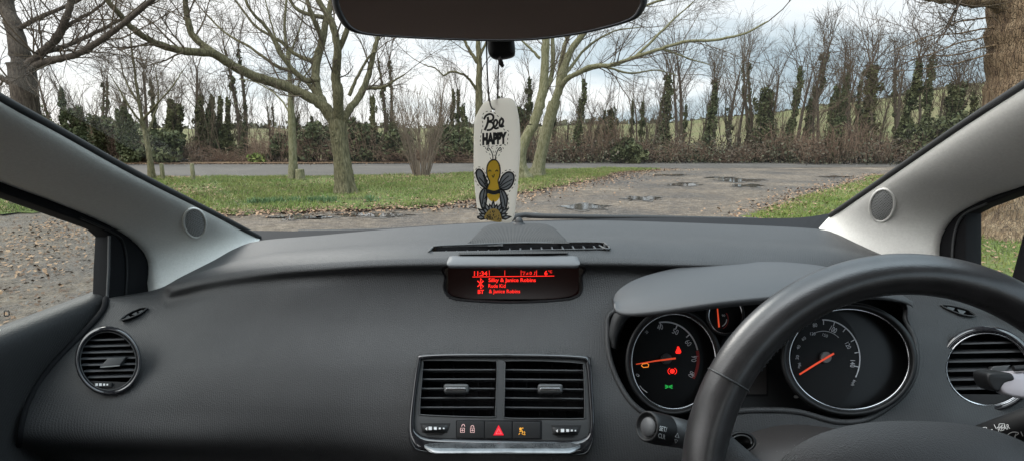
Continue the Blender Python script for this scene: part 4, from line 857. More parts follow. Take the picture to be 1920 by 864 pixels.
# ---- door frames and side glass ---------------------------------------
plL = Plane((-.70, .5, .9), (1, 0, 0.0)); plR = Plane((.80, .5, .9), (-1, 0, 0.0))
b_ = MB(); plate(b_, plL, [(-330,165),(0,322),(190,402),(262,446),(291,488),(304,556),(200,562),(202,500),(205,444),(188,429),(100,397),(0,361),(-330,240)], thick=0.03, bevel=0.003, off=0.004)
CB(b_, 'window_frame', M['soft_black'], doorL, hard=30)
b_ = MB(); b_.tube([plL.p(*q, .006) for q in [(205,442),(204,500),(201,558)]], 0.0022, 6); CB(b_, 'frame_trim', M['satin'], doorL)
b_ = MB(); b_.tube([plL.p(*q, .006) for q in crom([(236,552),(238,500),(232,458),(215,438),(150,408)], 5)], 0.002, 6); CB(b_, 'frame_trim', M['black'], doorL)
b_ = MB(); plate(b_, plL, [(-420,200),(0,345),(190,420),(212,440),(208,560),(0,625),(-700,760)], thick=0.004, bevel=0.0005, off=-0.012); CB(b_, 'side_window', M['side_glass'], doorL, hard=30)
b_ = MB(); b_.tube([plL.p(*q, -0.010) for q in rr(8,582,17,592,1,1)], 0.0007, 5, closed=True); CB(b_, 'etched_mark', M['black'], doorL)
b_ = MB(); plate(b_, plR, [(2150,250),(1920,338),(1852,365),(1780,398),(1752,445),(1748,530),(1814,530),(1814,400),(1838,388),(1920,357),(2150,272)], thick=0.03, bevel=0.003, off=0.004)
CB(b_, 'window_frame', M['soft_black'], doorR, hard=30)
b_ = MB(); plate(b_, plR, [(1920,440),(1896,530),(1880,590),(1960,590),(2010,360),(1945,355)], thick=0.02, bevel=0.002, off=0.002); CB(b_, 'window_divider', M['soft_black'], doorR, hard=30)
b_ = MB(); b_.tube([plR.p(*q, .008) for q in crom([(1786,520),(1786,470),(1792,430),(1808,402),(1850,382)], 5)], 0.0022, 6); CB(b_, 'frame_trim', M['satin'], doorR)
b_ = MB(); plate(b_, plR, [(2200,255),(1920,345),(1800,400),(1800,600),(1920,680),(2500,800)], thick=0.004, bevel=0.0005, off=-0.012); CB(b_, 'side_window', M['side_glass'], doorR, hard=30)
for dr_, q_ in ((doorL, [(-.695, .62, 1.130), (-.690, .36, 1.232), (-.685, -.2, 1.285), (-.69, -1.6, 1.275)]), (doorR, [(.795, .72, 1.115), (.79, .42, 1.225), (.785, -.2, 1.285), (.79, -1.6, 1.275)])):
    b_ = MB(); b_.tube(resample(crom(np.array(q_), 8), 50), .022, 10); CB(b_, 'window_rail', M['soft_black'], dr_)
# ---- windscreen, black edge band, wipers, bonnet -------------------------
base = resample(crom([W(470,432,1.235), W(560,433,1.25), W(700,430,1.28), W(900,417,1.30), W(1200,409,1.30), W(1400,409,1.27), W(1500,408,1.23), W(1562,399,1.18)], 8), 60)
hd = resample(crom([(-.57, .30, 1.335), (-.3, .36, 1.40), (.05, .38, 1.42), (.4, .36, 1.40), (.66, .30, 1.335)], 8), 60)
g = []
for a in np.linspace(0, 1, 24):
    r_ = base * (1 - a) + hd * a; r_ = r_ + np.array([0, 0.3, 0.7]) * 0.035 * math.sin(PI * a); g.append(r_)
b_ = MB(); b_.grid(np.array(g)); ws = CB(b_, 'windscreen', M['glass'])
inner = np.array([G[0][int(i)] for i in np.linspace(60, 430, 60)])
i0 = np.argmin(abs(GP[0][:, 0] - 487)); i1 = np.argmin(abs(GP[0][:, 0] - 1535))
inner = np.array([G[0][int(i)] for i in np.linspace(i0 - 6, i1 + 6, 60)]) + np.array([0, -0.004, -0.006])
b_ = MB(); b_.grid(np.array([inner, inner * .5 + base * .5 + np.array([0, 0, -.012]), base, base + np.array([0, .05, -.03]), base + np.array([0, .10, -.05])])); CB(b_, 'windscreen_band', M['soft_black'], ws)
b_ = MB(); hg = resample([(-.66, .95), (.05, 1.0), (.76, .95)], 30); g = []
cwl = base[::2] + np.array([0, .06, -.035])
for a in np.linspace(0, 1, 12):
    fr = np.stack([np.linspace(-.66, .78, 30), 2.25 - 0.45 * (np.linspace(-1, 1, 30)) ** 2, np.full(30, .66)], 1)
    g.append(cwl * (1 - a) + fr * a + np.array([0, 0, 0.03 * math.sin(PI * a)]))
g.append(g[-1] + np.array([0, .03, -.45])); b_.grid(np.array(g)); CB(b_, 'bonnet', M['paint'])
def wiper(P, nm='wiper'):
    b_ = MB(); b_.tube(resample(crom([W(*q) for q in P], 5), 30), np.linspace(.007, .004, 30), 8, cap=True); return CB(b_, nm, M['rubber'])
wiper([(958,411,1.31),(966,406,1.32),(985,403,1.33),(1010,405,1.33),(1100,406.5,1.33),(1250,408,1.33),(1420,411,1.32)])
wiper([(560,436,1.33),(700,433,1.345),(800,427,1.35),(950,417,1.34)])
# ---- cabin shell (roof lining, floor, rear, seats) -----------------------
b_ = MB(); ys = np.linspace(.30, -1.75, 16); xs = np.linspace(-.60, .70, 16)
b_.grid(np.array([[(x, y, 1.335 + .075 * (1 - ((x - .05) / .65) ** 2) + .04 * math.sin(PI * (0.3 - y) / 2.05)) for x in xs] for y in ys])); CB(b_, 'roof_lining', M['headliner'])
b_ = MB(); b_.grid(np.array([[(x * 1.12 - .006, y, 1.40 + .075 * (1 - ((x - .05) / .65) ** 2) + .04 * math.sin(PI * (0.3 - y) / 2.05)) for x in xs] for y in ys])); CB(b_, 'roof_skin', M['paint'])
b_ = MB(); b_.box((-.75, -1.9, .16), (.85, 1.0, .20)); CB(b_, 'cabin_floor', M['seat'], smooth=False)
b_ = MB(); b_.box((-.75, .97, .20), (.85, 1.0, .86)); CB(b_, 'bulkhead', M['soft_black'], smooth=False)
b_ = MB(); plr = Plane((.05, -1.85, 1), (0, 1, 0)); uvp = lambda L_: [(-x, z) for x, z in L_]
v_, f_ = curve_mesh([[(-.78, .2), (.78, .2), (.78, .95), (.62, 1.38), (-.62, 1.38), (-.78, .95)], [(-.58, .98), (.58, .98), (.50, 1.28), (-.50, 1.28)]], .02, .002)
b_.addpoly(np.stack([v_[:, 0] + .05, v_[:, 2] - 1.8, v_[:, 1]], 1), f_); tg = CB(b_, 'tailgate', M['headliner'], hard=30)
b_ = MB(); b_.box((-.54, -1.805, .97), (.64, -1.80, 1.29)); CB(b_, 'rear_window', M['side_glass'], tg, False)
for s, X in ((-1, -.70), (1, .80)):
    for y0, y1 in ((-.42, -.30), (-1.35, -1.22), (-1.85, -1.65)):
        b_ = MB(); xo = X + s * .03; xi = X - s * .11
        b_.grid(np.array([[(xo, y0, .84), (X - s*.03, y0 + .01, .84), (X - s*.03, y1 - .01, .84), (xo, y1, .84)], [(xi + s*.04, y0, 1.36), (xi, y0 + .01, 1.36), (xi, y1 - .01, 1.36), (xi + s*.04, y1, 1.36)]]))
        CB(b_, 'side_pillar', M['headliner'], smooth=False)
def seatm(X, Y, wd, name='front_seat', head=1):
    b_ = MB()
    def cush(c, hx, hy, hz, tilt):
        Mx = Matrix.Translation(Vector(c)) @ Matrix.Rotation(tilt, 4, 'X'); n = 14; g = []
        for i in range(n + 1):
            ph = -PI / 2 + PI * i / n; row = []
            for j in range(24):
                t = 2 * PI * j / 24; sq = lambda q: math.copysign(abs(q) ** 0.45, q)
                row.append(tuple(Mx @ Vector((hx * sq(math.cos(ph)) * sq(math.cos(t)), hy * sq(math.cos(ph)) * sq(math.sin(t)), hz * sq(math.sin(ph))))))
            g.append(row)
        b_.grid(np.array(g), wrap_v=True)
    cush((X, Y, .62), wd, .09, .33, math.radians(16)); sb = CB(b_, 'backrest', M['seat'], None)
    b_ = MB(); cush((X, Y + .27, .33), wd, .28, .09, .1); s2 = CB(b_, 'seat_cushion', M['seat'], None)
    out = [sb, s2]
    if head:
        b_ = MB(); cush((X, Y - .13, 1.04), .13, .05, .09, .25); out.append(CB(b_, 'headrest', M['seat'], None))
    return out
for X in (-.33, .43):
    st = bpy.data.objects.new('front_seat', None); C.objects.link(st); st.parent = car; st.location = -car.location
    for o in seatm(X, -.42, .24): o.parent = st; o.location = (0, 0, 0)
st = bpy.data.objects.new('rear_bench', None); C.objects.link(st); st.parent = car; st.location = -car.location
for o in seatm(.05, -1.3, .62, head=0): o.parent = st; o.location = (0, 0, 0)
# ---- central display ------------------------------------------------------
disp = bpy.data.objects.new('display', None); C.objects.link(disp); disp.parent = car; disp.location = -car.location
pd = Plane(W(962, 530, .80), (0, -.97, .24))
b_ = MB()
rim = resample(np.vstack([DISP, DISP[:1]]), 121)[:-1]
back = [pd.p(962 + (x - 962) * .965, 529 + (y - 529) * .90) for x, y in rim]
mid = [DS(962 + (x - 962) * .985, 529 + (y - 529) * .97) + np.array([0, .006, -.002]) for x, y in rim]
b_.grid(np.array([[DS(*q, .0005) for q in rim], mid, back]), wrap_v=True); CB(b_, 'display_housing', M['dash'], disp)
b_ = MB(); b_.tube([DS(*q, .0003) for q in rim if q[1] > 499], .0011, 6); CB(b_, 'display_edge', M['soft_black'], disp)
b_ = MB(); fill(b_, pd, [(840,490),(1085,490),(1085,552),(1040,560),(880,560),(840,552)], 0.001); CB(b_, 'screen', M['screen'], disp, False)
# lid: a rounded visor over the screen
g = []
for a in np.linspace(0, 1, 40):
    x = 836 + (1089 - 836) * a; e_ = min(1, min(a, 1 - a) / .045); e_ = math.sqrt(max(0, 1 - (1 - e_) ** 2)); xi = 962 + (x - 962) * (0.985 + 0.015 * e_)
    pr = [(478, .790), (480, .775), (484, .764), (490, .757), (496, .752), (500, .752), (502.5, .756), (502, .775), (498, .79)]
    g.append([W(xi, 489 + (y - 489) * (.35 + .65 * e_) + (1 - e_) * 3, Y) for y, Y in pr])
b_ = MB(); b_.grid(np.array(g)); b_.addpoly(g[0], [list(range(9))]); b_.addpoly(g[-1], [list(range(9))[::-1]]); CB(b_, 'display_visor', M['dash_lid'], disp)
b_ = MB(); g = [[DS(860 + 205 * a, 473.6 - 2.5 * a + k * 4.4, .0014) for k in (0, 1)] for a in np.linspace(0, 1, 12)]; b_.grid(np.array(g)); CB(b_, 'grille_strip', M['rib'], dash)
b_ = MB(); o_ = .0022
def tx(s, x0, x1, yb, yt, bold=.012): text(b_, pd, s, (x0, yb), (x1, yb), (x0, yt), o_, 0, bold)
tx('11:34', 889, 914, 516, 507.5, .02)
for x in (917.5, 946.5, 977, 1006): ribbon(b_, pd, [(x, 506), (x, 516)], .9, o_)
ribbon(b_, pd, [(886, 518.3), (1039, 516.6)], 1.2, o_)
tx('6', 1020.5, 1026.5, 515, 506.5, .03); tx('°C', 1028, 1035, 511, 506, .01)
ribbon(b_, pd, [(979, 509), (985, 509), (982, 512.5), (982, 515)], 1, o_); ribbon(b_, pd, [(987, 514), (987, 512)], 1.2, o_); ribbon(b_, pd, [(989.5, 514), (989.5, 510)], 1.2, o_)
ribbon(b_, pd, ell(995, 511.5, 1.6, 2.6, 10), .9, o_, True); ribbon(b_, pd, [(1000.5, 514), (1002.5, 514), (1002.5, 508.5), (1004.5, 509.5)], 1, o_)
tx('Silky & Janice Robins', 916, 1004.5, 527.5, 520.5, .02); tx('Rude Kid', 916, 948, 538.5, 531.5, .008); tx('& Janice Robins', 917, 975, 548.5, 541.8, .008)
tx('BT', 896, 907.5, 549.5, 542.5, .03)
ribbon(b_, pd, [(895.5, 525.5), (906.5, 536), (901.5, 541), (901.5, 521), (906.5, 526), (895.5, 536.5)], 2.0, o_)
CB(b_, 'lettering', M['red_glow'], disp, False)
# ---- slats, round end vents -----------------------------------------------
def slat(b_, pl, p0, p1, dep, th, rise=0.0, off=0.0):
    a, b = pl.p(*p0, off), pl.p(*p1, off); dn = -pl.n * dep + pl.v * rise; t = pl.v * th / 2
    v = [a + t, b + t, b + dn + t, a + dn + t, a - t, b - t, b + dn - t, a + dn - t]
    b_.add(v, [(0, 1, 2, 3), (7, 6, 5, 4), (0, 4, 5, 1), (1, 5, 6, 2), (2, 6, 7, 3), (3, 7, 4, 0)])
def round_vent(cx, cy, rx, ry, rot, Y, n, nsl, name='end_vent', ringm='gloss', wheel=True):
    v = bpy.data.objects.new(name, None); C.objects.link(v); v.parent = car; v.location = -car.location
    pl = Plane(W(cx, cy, Y), n)
    b_ = MB(); E1 = ell(cx, cy, rx, ry, 64, rot=rot)
    prof = [(1.04, -.010), (1.06, -.002), (1.04, .004), (.99, .0065), (.93, .005), (.90, .0), (.89, -.012)]
    b_.grid(np.array([[pl.p(cx + (q[0] - cx) * f_, cy + (q[1] - cy) * f_, o_) for q in E1] for f_, o_ in prof]), wrap_v=True); CB(b_, 'vent_ring', M[ringm], v)
    b_ = MB(); b_.tube([pl.p(cx + (q[0] - cx) * .885, cy + (q[1] - cy) * .885, .001) for q in E1], .0008, 6, closed=True); CB(b_, 'ring_edge', M['chrome'] if cx > 960 else M['satin'], v)
    b_ = MB(); b_.grid(np.array([[pl.p(cx + (q[0] - cx) * f_, cy + (q[1] - cy) * f_, o_) for q in E1] for f_, o_ in ((.89, -.012), (.85, -.05), (0.01, -.055))]), wrap_v=True); CB(b_, 'vent_bowl', M['soft_black'], v)
    for k in range(nsl):
        yy = cy + ry * .86 * (-0.74 + 1.3 * k / (nsl - 1)); f_ = math.sqrt(max(0, 1 - ((yy - cy) / (ry * .87)) ** 2)) * .87 * rx
        sh = (yy - cy) * math.sin(math.radians(rot)) * -.4
        b_ = MB(); slat(b_, pl, (cx - f_ + sh, yy + 1), (cx + f_ + sh, yy - 1.5), .016, .0022, .004, -.007); CB(b_, 'slat', M['slat'], v, False)
    hx = cx + (8 if cx < 960 else 18); b_ = MB(); plate(b_, pl, [(hx - 24, cy + 11), (hx - 8, cy - 5), (hx + 26, cy - 8), (hx + 14, cy + 8)], thick=.012, bevel=.0015, off=.0015); CB(b_, 'vent_tab', M['satin'], v, hard=30)
    b_ = MB(); slat(b_, pl, (hx - 23, cy + 11.5), (hx + 13, cy + 8.5), .002, .0014, 0, .003); CB(b_, 'tab_edge', M['chrome'] if cx > 960 else M['grille'], v, False)
    # lower plate with the thumb wheel
    b_ = MB(); lo = [q for q in ell(cx, cy, rx * .88, ry * .88, 60, rot=rot) if q[1] > cy + ry * .58]
    lo = sorted(lo, key=lambda q: math.atan2(q[1] - cy, q[0] - cx)); fill(b_, pl, lo, -.003); CB(b_, 'lower_plate', M['black'], v, False)
    if wheel:
        b_ = MB(); wx, wy = cx - 10, cy + ry * .72; plate(b_, pl, rr(wx - 17, wy - 4.5, wx + 17, wy + 4.5, 3), thick=.006, bevel=.001, off=.001); tw = CB(b_, 'thumb_wheel', M['black'], v, hard=30)
        b_ = MB()
        for i, (dx, sz) in enumerate(((-11, 2.2), (-4, 2.4), (3, 2), (9, 1.6))): fill(b_, pl, [(wx + dx - sz, wy - sz - .4), (wx + dx + sz, wy - sz - .6), (wx + dx + sz, wy + sz - .6), (wx + dx - sz, wy + sz - .4)], .0016)
        CB(b_, 'wheel_marks', M['white'], v, False)
    return v, pl
round_vent(203, 676, 59, 62, -20, .752, (.30, -.86, .40), 7)
vR, pvR = round_vent(1851, 691, 87, 76, 8, .715, (-.32, -.86, .40), 6, wheel=False)
b_ = MB(); b_.tube([pvR.p(*q, .002) for q in ell(1853, 692, 79, 68, 60, rot=8)], .0012, 6, closed=True); CB(b_, 'ring_edge', M['chrome'], vR)
def side_slot(poly, bars):
    v = MB(); P = np.array([DS(*q) for q in poly]); Bk = P + np.array([0, .012, -.008])
    n = len(P); v.addpoly(Bk, [list(range(n))]); v.grid(np.array([P, Bk]), wrap_v=True); o = CB(v, 'demister_slot', M['soft_black'], dash, False)
    b_ = MB(); b_.tube([DS(*q, .0008) for q in crom(poly, 3, True)], .0012, 6, closed=True); CB(b_, 'slot_edge', M['dash'], dash)
    for a, b, c in bars:
        b_ = MB(); b_.addpoly([DS(*a, -.001), DS(*b, -.001), DS(*c, -.004)], [[0, 1, 2]]); CB(b_, 'slot_fin', M['satin'], dash, False)
side_slot(SDL, [((232,596),(240,589),(246,594)), ((246,588),(255,583),(259,588)), ((258,583),(266,579),(268,584))])
side_slot(SDR, [((1776,573),(1792,576),(1786,584)), ((1796,578),(1812,582),(1806,590))])
# ---- centre vent panel -----------------------------------------------------
cvp = bpy.data.objects.new('centre_vent_panel', None); C.objects.link(cvp); cvp.parent = car; cvp.location = -car.location
pc = Plane(W(941, 760, .655), (0, -.83, .56))
OUT = crom([(796,663),(940,661),(1088,665),(1108,678),(1113,740),(1115,800),(1108,840),(1080,853),(940,852),(800,847),(772,834),(766,800),(772,740),(782,676)], 6, True)
IN1 = crom([(802,671),(940,669),(1084,672),(1099,683),(1105,750),(1107,800),(1096,820),(1060,826),(940,824),(812,820),(784,812),(776,795),(780,740),(789,684)], 6, True)
b_ = MB()
def ringloft(A, B, steps):
    A = resample(np.vstack([A, A[:1]]), 161)[:-1]; B = resample(np.vstack([B, B[:1]]), 161)[:-1]
    return [[pc.p(*(a * (1 - f_) + b * f_), o_) for a, b in zip(A, B)] for f_, o_ in steps]
b_.grid(np.array(ringloft(OUT, IN1, [(-.10, -.035), (-.02, -.012), (0, .001), (.10, .0045), (.3, .0062), (.75, .0062), (.93, .005), (1, .002), (1.02, -.004)])), wrap_v=True); CB(b_, 'gloss_frame', M['gloss'], cvp)
b_ = MB(); A = resample(np.vstack([OUT, OUT[:1]]), 121)[:-1]; b_.tube([pc.p(940 + (x - 940) * .985, 757 + (y - 757) * .985, .0052) for x, y in A], .0007, 6, closed=True); CB(b_, 'frame_highlight', M['satin'], cvp)
OP1 = crom([(797,675),(870,675),(925,676),(932,680),(931,730),(929,775),(924,781),(860,780),(795,777),(787,771),(790,720),(793,681)], 5, True)
OP2 = crom([(951,676),(1020,676),(1088,680),(1094,686),(1096,730),(1096,778),(1089,784),(1020,784),(952,783),(945,777),(946,730),(947,682)], 5, True)
WL = rr(793, 791, 837, 813, 5); WR = rr(1036, 795, 1085, 819, 5)
b_ = MB(); plate(b_, pc, 940 + (IN1 - 940) * [1, 0] + [0, 0] if False else IN1, [OP1, OP2], thick=.004, bevel=.0012, off=.001); CB(b_, 'vent_surround', M['satin'], cvp, hard=25)
for k, (O, x0, x1, hx) in enumerate(((OP1, 787, 932, 855), (OP2, 945, 1097, 1031))):
    cx_ = (x0 + x1) / 2; cy_ = 729
    v = bpy.data.objects.new('air_vent', None); C.objects.link(v); v.parent = car; v.location = -car.location
    O_ = resample(np.vstack([O, O[:1]]), 101)[:-1]
    b_ = MB(); b_.grid(np.array([[pc.p(cx_ + (x - cx_) * s_, cy_ + (y - cy_) * s_, o_) for x, y in O_] for s_, o_ in ((1.0, -.002), (.99, -.012), (.96, -.05), (.02, -.052))]), wrap_v=True); CB(b_, 'vent_duct', M['soft_black'], v)
    b_ = MB(); b_.tube([pc.p(*q, .0013) for q in O_], .0009, 6, closed=True); CB(b_, 'vent_edge', M['satin'], v)
    for i in range(5):
        yy = 692 + i * 17.6; l = x0 + 5 - i * 1.0 if k == 0 else x0 + 2; r_ = x1 - 3 - i * .8 if k == 0 else x1 - 3
        b_ = MB(); slat(b_, pc, (l, yy), (r_, yy + (1.5 if k else 0)), .014, .0016, -.001, -.006); CB(b_, 'slat', M['slat'], v, False)
    for i in range(6):
        xx = x0 + 18 + i * (x1 - x0 - 30) / 5
        b_ = MB(); a_, c_ = pc.p(xx, 682, -.03), pc.p(xx, 778, -.03); b_.tube([a_, c_], .001, 4); CB(b_, 'deflector', M['soft_black'], v)
    b_ = MB(); plate(b_, pc, rr(hx - 23, 719, hx + 24, 737, 5), thick=.014, bevel=.003, off=.004); CB(b_, 'vent_tab', M['satin'], v, hard=40)
    b_ = MB(); plate(b_, pc, rr(hx - 19, 727, hx + 19, 732.5, 2), thick=.002, bevel=.0005, off=.0052); CB(b_, 'tab_edge', M['chrome'], v, hard=40)
for O, cx_ in ((WL, 815), (WR, 1060)):
    cy_ = 802 if cx_ < 900 else 806
    b_ = MB(); plate(b_, pc, [(cx_ - 27, cy_ - 10), (cx_ + 30, cy_ - 10), (cx_ + 26, cy_ + 4), (cx_ + 14, cy_ + 13), (cx_ - 14, cy_ + 13), (cx_ - 24, cy_ + 4)], thick=.001, bevel=.0003, off=.0014); CB(b_, 'wheel_recess', M['black'], cvp, hard=30)
    ang = np.linspace(-.9, .9, 14); g = []
    for a in ang:
        g.append([pc.p(cx_ + 24 * math.sin(a) / math.sin(.9), cy_ - 6 + j * 2.0 + 0 * a, .0015 + .007 * (math.cos(a) - math.cos(.9)) / (1 - math.cos(.9)) * math.sin(PI * (j + .5) / 8)) for j in range(8)])
    b_ = MB(); b_.grid(np.array(g)); tw = CB(b_, 'thumb_wheel', M['black'], cvp)
    b_ = MB(); o_ = .0092
    b_.addpoly([pc.p(cx_ - 18, cy_ + 1, .006), pc.p(cx_ - 14, cy_ - 2.5, .008), pc.p(cx_ - 14, cy_ + 4, .008)], [[0, 1, 2]])
    for dx, sz in ((-6.5, 3.1), (3, 2.6), (11, 1.7), (18, 1.3)): fill(b_, pc, [(cx_ + dx - sz, cy_ + 1 - sz), (cx_ + dx + sz, cy_ + 1 - sz), (cx_ + dx + sz, cy_ + 1 + sz), (cx_ + dx - sz, cy_ + 1 + sz)], .0092 if abs(dx) < 8 else (.0082 if dx < 15 else .006))
    CB(b_, 'wheel_marks', M['white'], cvp, False)
b_ = MB(); plate(b_, pc, rr(855, 787, 1016, 823, 2), thick=.003, bevel=.0004, off=.0016); CB(b_, 'button_surround', M['soft_black'], cvp, hard=30)
def button(poly, marks, m):
    b = bpy.data.objects.new('button', None); C.objects.link(b); b.parent = car; b.location = -car.location
    b_ = MB(); plate(b_, pc, poly, thick=.003, bevel=.0008, off=.0026); CB(b_, 'button_cap', M['black'], b, hard=30)
    b_ = MB(); marks(b_); CB(b_, 'button_symbol', m, b, False); return b
o_ = .0032
def locks(b_):
    for cx_, op in ((867.5, 1), (886, 0)):
        ribbon(b_, pc, [(cx_ - 3.6, 802), (cx_ + 3.6, 802), (cx_ + 3.6, 810), (cx_ - 3.6, 810)], 1.3, o_, True); ribbon(b_, pc, [(cx_, 804), (cx_, 808)], 1.3, o_); ribbon(b_, pc, [(cx_ - 3.4, 806), (cx_ + 3.4, 806)], .9, o_)
        sh = ell(cx_ + (1.5 if op else 0), 801 - (2 if op else 0), 2.8, 4, 12, 180, 359)
        ribbon(b_, pc, sh, 1.2, o_)
button([(857,789),(907.5,789.5),(908,821),(857,820)], locks, M['pink_print'])
def haz(b_): fill(b_, pc, [(935, 796), (945, 815.5), (925, 815.5)][::-1], o_)
hb = button([(909.5,789.5),(959.5,790),(960,821.5),(909.5,821)], haz, M['hazard'])
b_ = MB(); ribbon(b_, pc, [(935, 803), (940, 812.5), (930, 812.5)], .9, o_ + .0004, True); CB(b_, 'triangle_outline', M['pink_print'], hb, False)
M['amber_print'] = mat('print_amber', (0.80, 0.36, 0.04), 0.5, emit=((1, .4, .03), .12))
def bag(b_):
    fill(b_, pc, ell(976, 803.5, 2.6, 2.6, 12), o_); ribbon(b_, pc, [(974, 808), (979, 807), (980, 811)], 2, o_); ribbon(b_, pc, [(975, 811), (972.5, 814)], 1.4, o_)
    ribbon(b_, pc, [(978, 812), (981, 814)], 1.3, o_); fill(b_, pc, ell(980, 802, 1.3, 1.3, 8), o_); text(b_, pc, '2', (981.5, 814.5), (985, 814.5), (981.5, 808), o_, 0, .03)
button([(961.5,790),(1013,790.5),(1013,821.5),(961.5,821.5)], bag, M['amber_print'])
# the bright ledge along the foot of the panel
pg = Plane(pc.p(940, 829, .0075), (0, -.10, .99)); b_ = MB(); g = []
for a in np.linspace(0, 1, 30):
    x = 796 + 292 * a; e_ = min(1, min(a, 1 - a) / .07) ** .5
    g.append([pg.p(x, 829 + (1 - e_) * 3), pg.p(x, 829 + 9 * (.4 + .6 * e_)), pg.p(x, 829 + 16 * (.4 + .6 * e_)), pg.p(x, 829 + 18 * (.4 + .6 * e_)) + np.array([0, 0, -.002])])
b_.grid(np.array(g)); CB(b_, 'gloss_ledge', M['strip'], cvp)
# ---- instrument binnacle ---------------------------------------------------
pb = Plane(W(1400, 680, .755), (-.05, -.93, .36))
b_ = MB(); A = resample(np.vstack([BIN, BIN[:1]]), 201)[:-1]; bc = np.array([1430, 680.])
lay = [[DS(*q, .002) for q in A], [DS(*(bc + (q - bc) * 1.0), -.004) for q in A]]
lay.append([pb.p(*(bc + (q - bc) * 1.01), .02) for q in A]); lay.append([pb.p(*(bc + (q - bc) * .98), -.03) for q in A])
b_.grid(np.array(lay[1:]), wrap_v=True); b_.addpoly(np.array(lay[-1]), [list(range(200))]); CB(b_, 'binnacle', M['soft_black'], None)
onskin([q for q in A if q[0] < 1300 or q[1] > 600][:], .0016, 'binnacle_edge', M['satin'], 6, .0002) if False else None
b_ = MB(); b_.tube([DS(*q, -.001) for q in A], .0042, 8, closed=True); CB(b_, 'binnacle_edge', M['dash'], dash)
# pale shoulder between edge and tachometer, upper left and the lower trim between dials
b_ = MB(); g = []
for (x0, y0), (x1, y1) in zip(crom([(1152,586),(1146,600),(1142,625),(1145,650)], 5), crom([(1190,588),(1176,600),(1164,625),(1158,655)], 5)):
    g.append([W(x0, y0, .735), W(x0 * .7 + x1 * .3, y0 * .7 + y1 * .3, .727), W(x0 * .3 + x1 * .7, y0 * .3 + y1 * .7, .727), W(x1, y1, .745)])
b_.grid(np.array(g)); CB(b_, 'binnacle_shoulder', M['satin'], None)
def trimpanel(poly, Y, name, m, n=(0, -.9, .43), thick=.01, bevel=.003):
    pl = Plane(W(*np.mean(poly, 0), Y), n); b_ = MB(); plate(b_, pl, poly, thick=thick, bevel=bevel); return CB(b_, name, m, None, hard=30), pl
tp, ptp = trimpanel(crom([(1335,700),(1352,640),(1380,620),(1440,620),(1470,640),(1478,690),(1500,742),(1530,766),(1470,772),(1370,776),(1290,792),(1320,760)], 4, True), .735, 'cluster_trim', M['black'])
b_ = MB(); plate(b_, ptp, rr(1385, 655, 1440, 742, 2), [rr(1388, 658, 1437, 738, 2)], thick=.002, bevel=.0004, off=.001); CB(b_, 'trip_display', M['soft_black'], tp, hard=30)
b_ = MB(); plate(b_, ptp, rr(1388, 658, 1437, 738, 1), thick=.001, bevel=.0002, off=.0004); CB(b_, 'trip_screen', M['shroud'], tp, hard=30)
b_ = MB(); q0 = ptp.p(1491, 743, .004); b_.tube([q0, q0 + ptp.n * .006], [.0022, .0018], 10, cap=True); CB(b_, 'reset_pin', M['grille'], tp)
def gauge(name, cx, cy, rx, ry, rot, Y, n, dep=.014):
    g_ = bpy.data.objects.new(name, None); C.objects.link(g_); g_.parent = car; g_.location = -car.location
    pl = Plane(W(cx, cy, Y), n); E1 = ell(cx, cy, rx, ry, 72, rot=rot); pd_ = Plane(pl.o - pl.n * dep, n)
    b_ = MB(); prof = [(1.14, .004), (1.10, .012), (1.05, .010), (1.02, .003), (1.0, -.001), (.975, -dep)]
    b_.grid(np.array([[pl.p(cx + (q[0] - cx) * f_, cy + (q[1] - cy) * f_, o_) for q in E1] for f_, o_ in prof]), wrap_v=True); CB(b_, 'gauge_barrel', M['black'], g_)
    b_ = MB(); b_.tube([pl.p(*q, 0) for q in E1], .0016, 8, closed=True); CB(b_, 'chrome_ring', M['chrome'], g_)
    b_ = MB(); fill(b_, pd_, ell(cx, cy, rx * .985, ry * .985, 72, rot=rot), 0); CB(b_, 'dial', M['dial'], g_, False)
    return g_, pl, pd_
tach, pt, ptd = gauge('tachometer', 1263, 677, 79.5, 89, 0, .715, (.05, -.90, .40))
ob = .0012
b_ = MB()
def arcpts(c, rx, ry, a0, a1, n=24): return ell(c[0], c[1], rx, ry, n, a0, a1)
c0 = (1246, 672)
ribbon(b_, ptd, arcpts(c0, 63, 69, -100, -14), 2.6, ob)
for a in (-98, -68, -42, -4, 28):
    p_ = arcpts(c0, 63, 69, a, a + .1, 2)[0]; q_ = arcpts(c0, 54, 60, a, a + .1, 2)[0]; ribbon(b_, ptd, [p_, q_], 2.0, ob)
CB(b_, 'scale', M['grey_print'], tach, False)
b_ = MB(); ribbon(b_, ptd, arcpts(c0, 62.5, 69, -13, 32), 5.5, ob); CB(b_, 'red_zone', M['redarc'], tach, False)
def num(b_, pl, s, x, y, h, wd, rot, bold=.0):
    r = math.radians(rot); ux, uy = math.cos(r), math.sin(r); vx, vy = math.sin(r), -math.cos(r)
    p0 = (x - ux * wd / 2 - vx * h / 2, y - uy * wd / 2 - vy * h / 2)
    text(b_, pl, s, p0, (p0[0] + ux * wd, p0[1] + uy * wd), (p0[0] + vx * h, p0[1] + vy * h), ob, 0, bold)
b_ = MB(); num(b_, ptd, '40', 1237, 612.5, 9.5, 11, -8); num(b_, ptd, '50', 1266, 621, 9.5, 11, 22); num(b_, ptd, '60', 1290, 642, 9.5, 11, 50); num(b_, ptd, '70', 1300.5, 672, 9.5, 11, 92); num(b_, ptd, '80', 1296, 701, 9.5, 11, 120)
num(b_, ptd, '0', 1195, 702.5, 7, 5, -60); ribbon(b_, ptd, [(1199, 722), (1204, 728), (1209, 732), (1213, 735)], 1.4, ob); num(b_, ptd, '20', 1212, 622, 5, 5, -42)
CB(b_, 'numerals', M['grey_print'], tach, False)
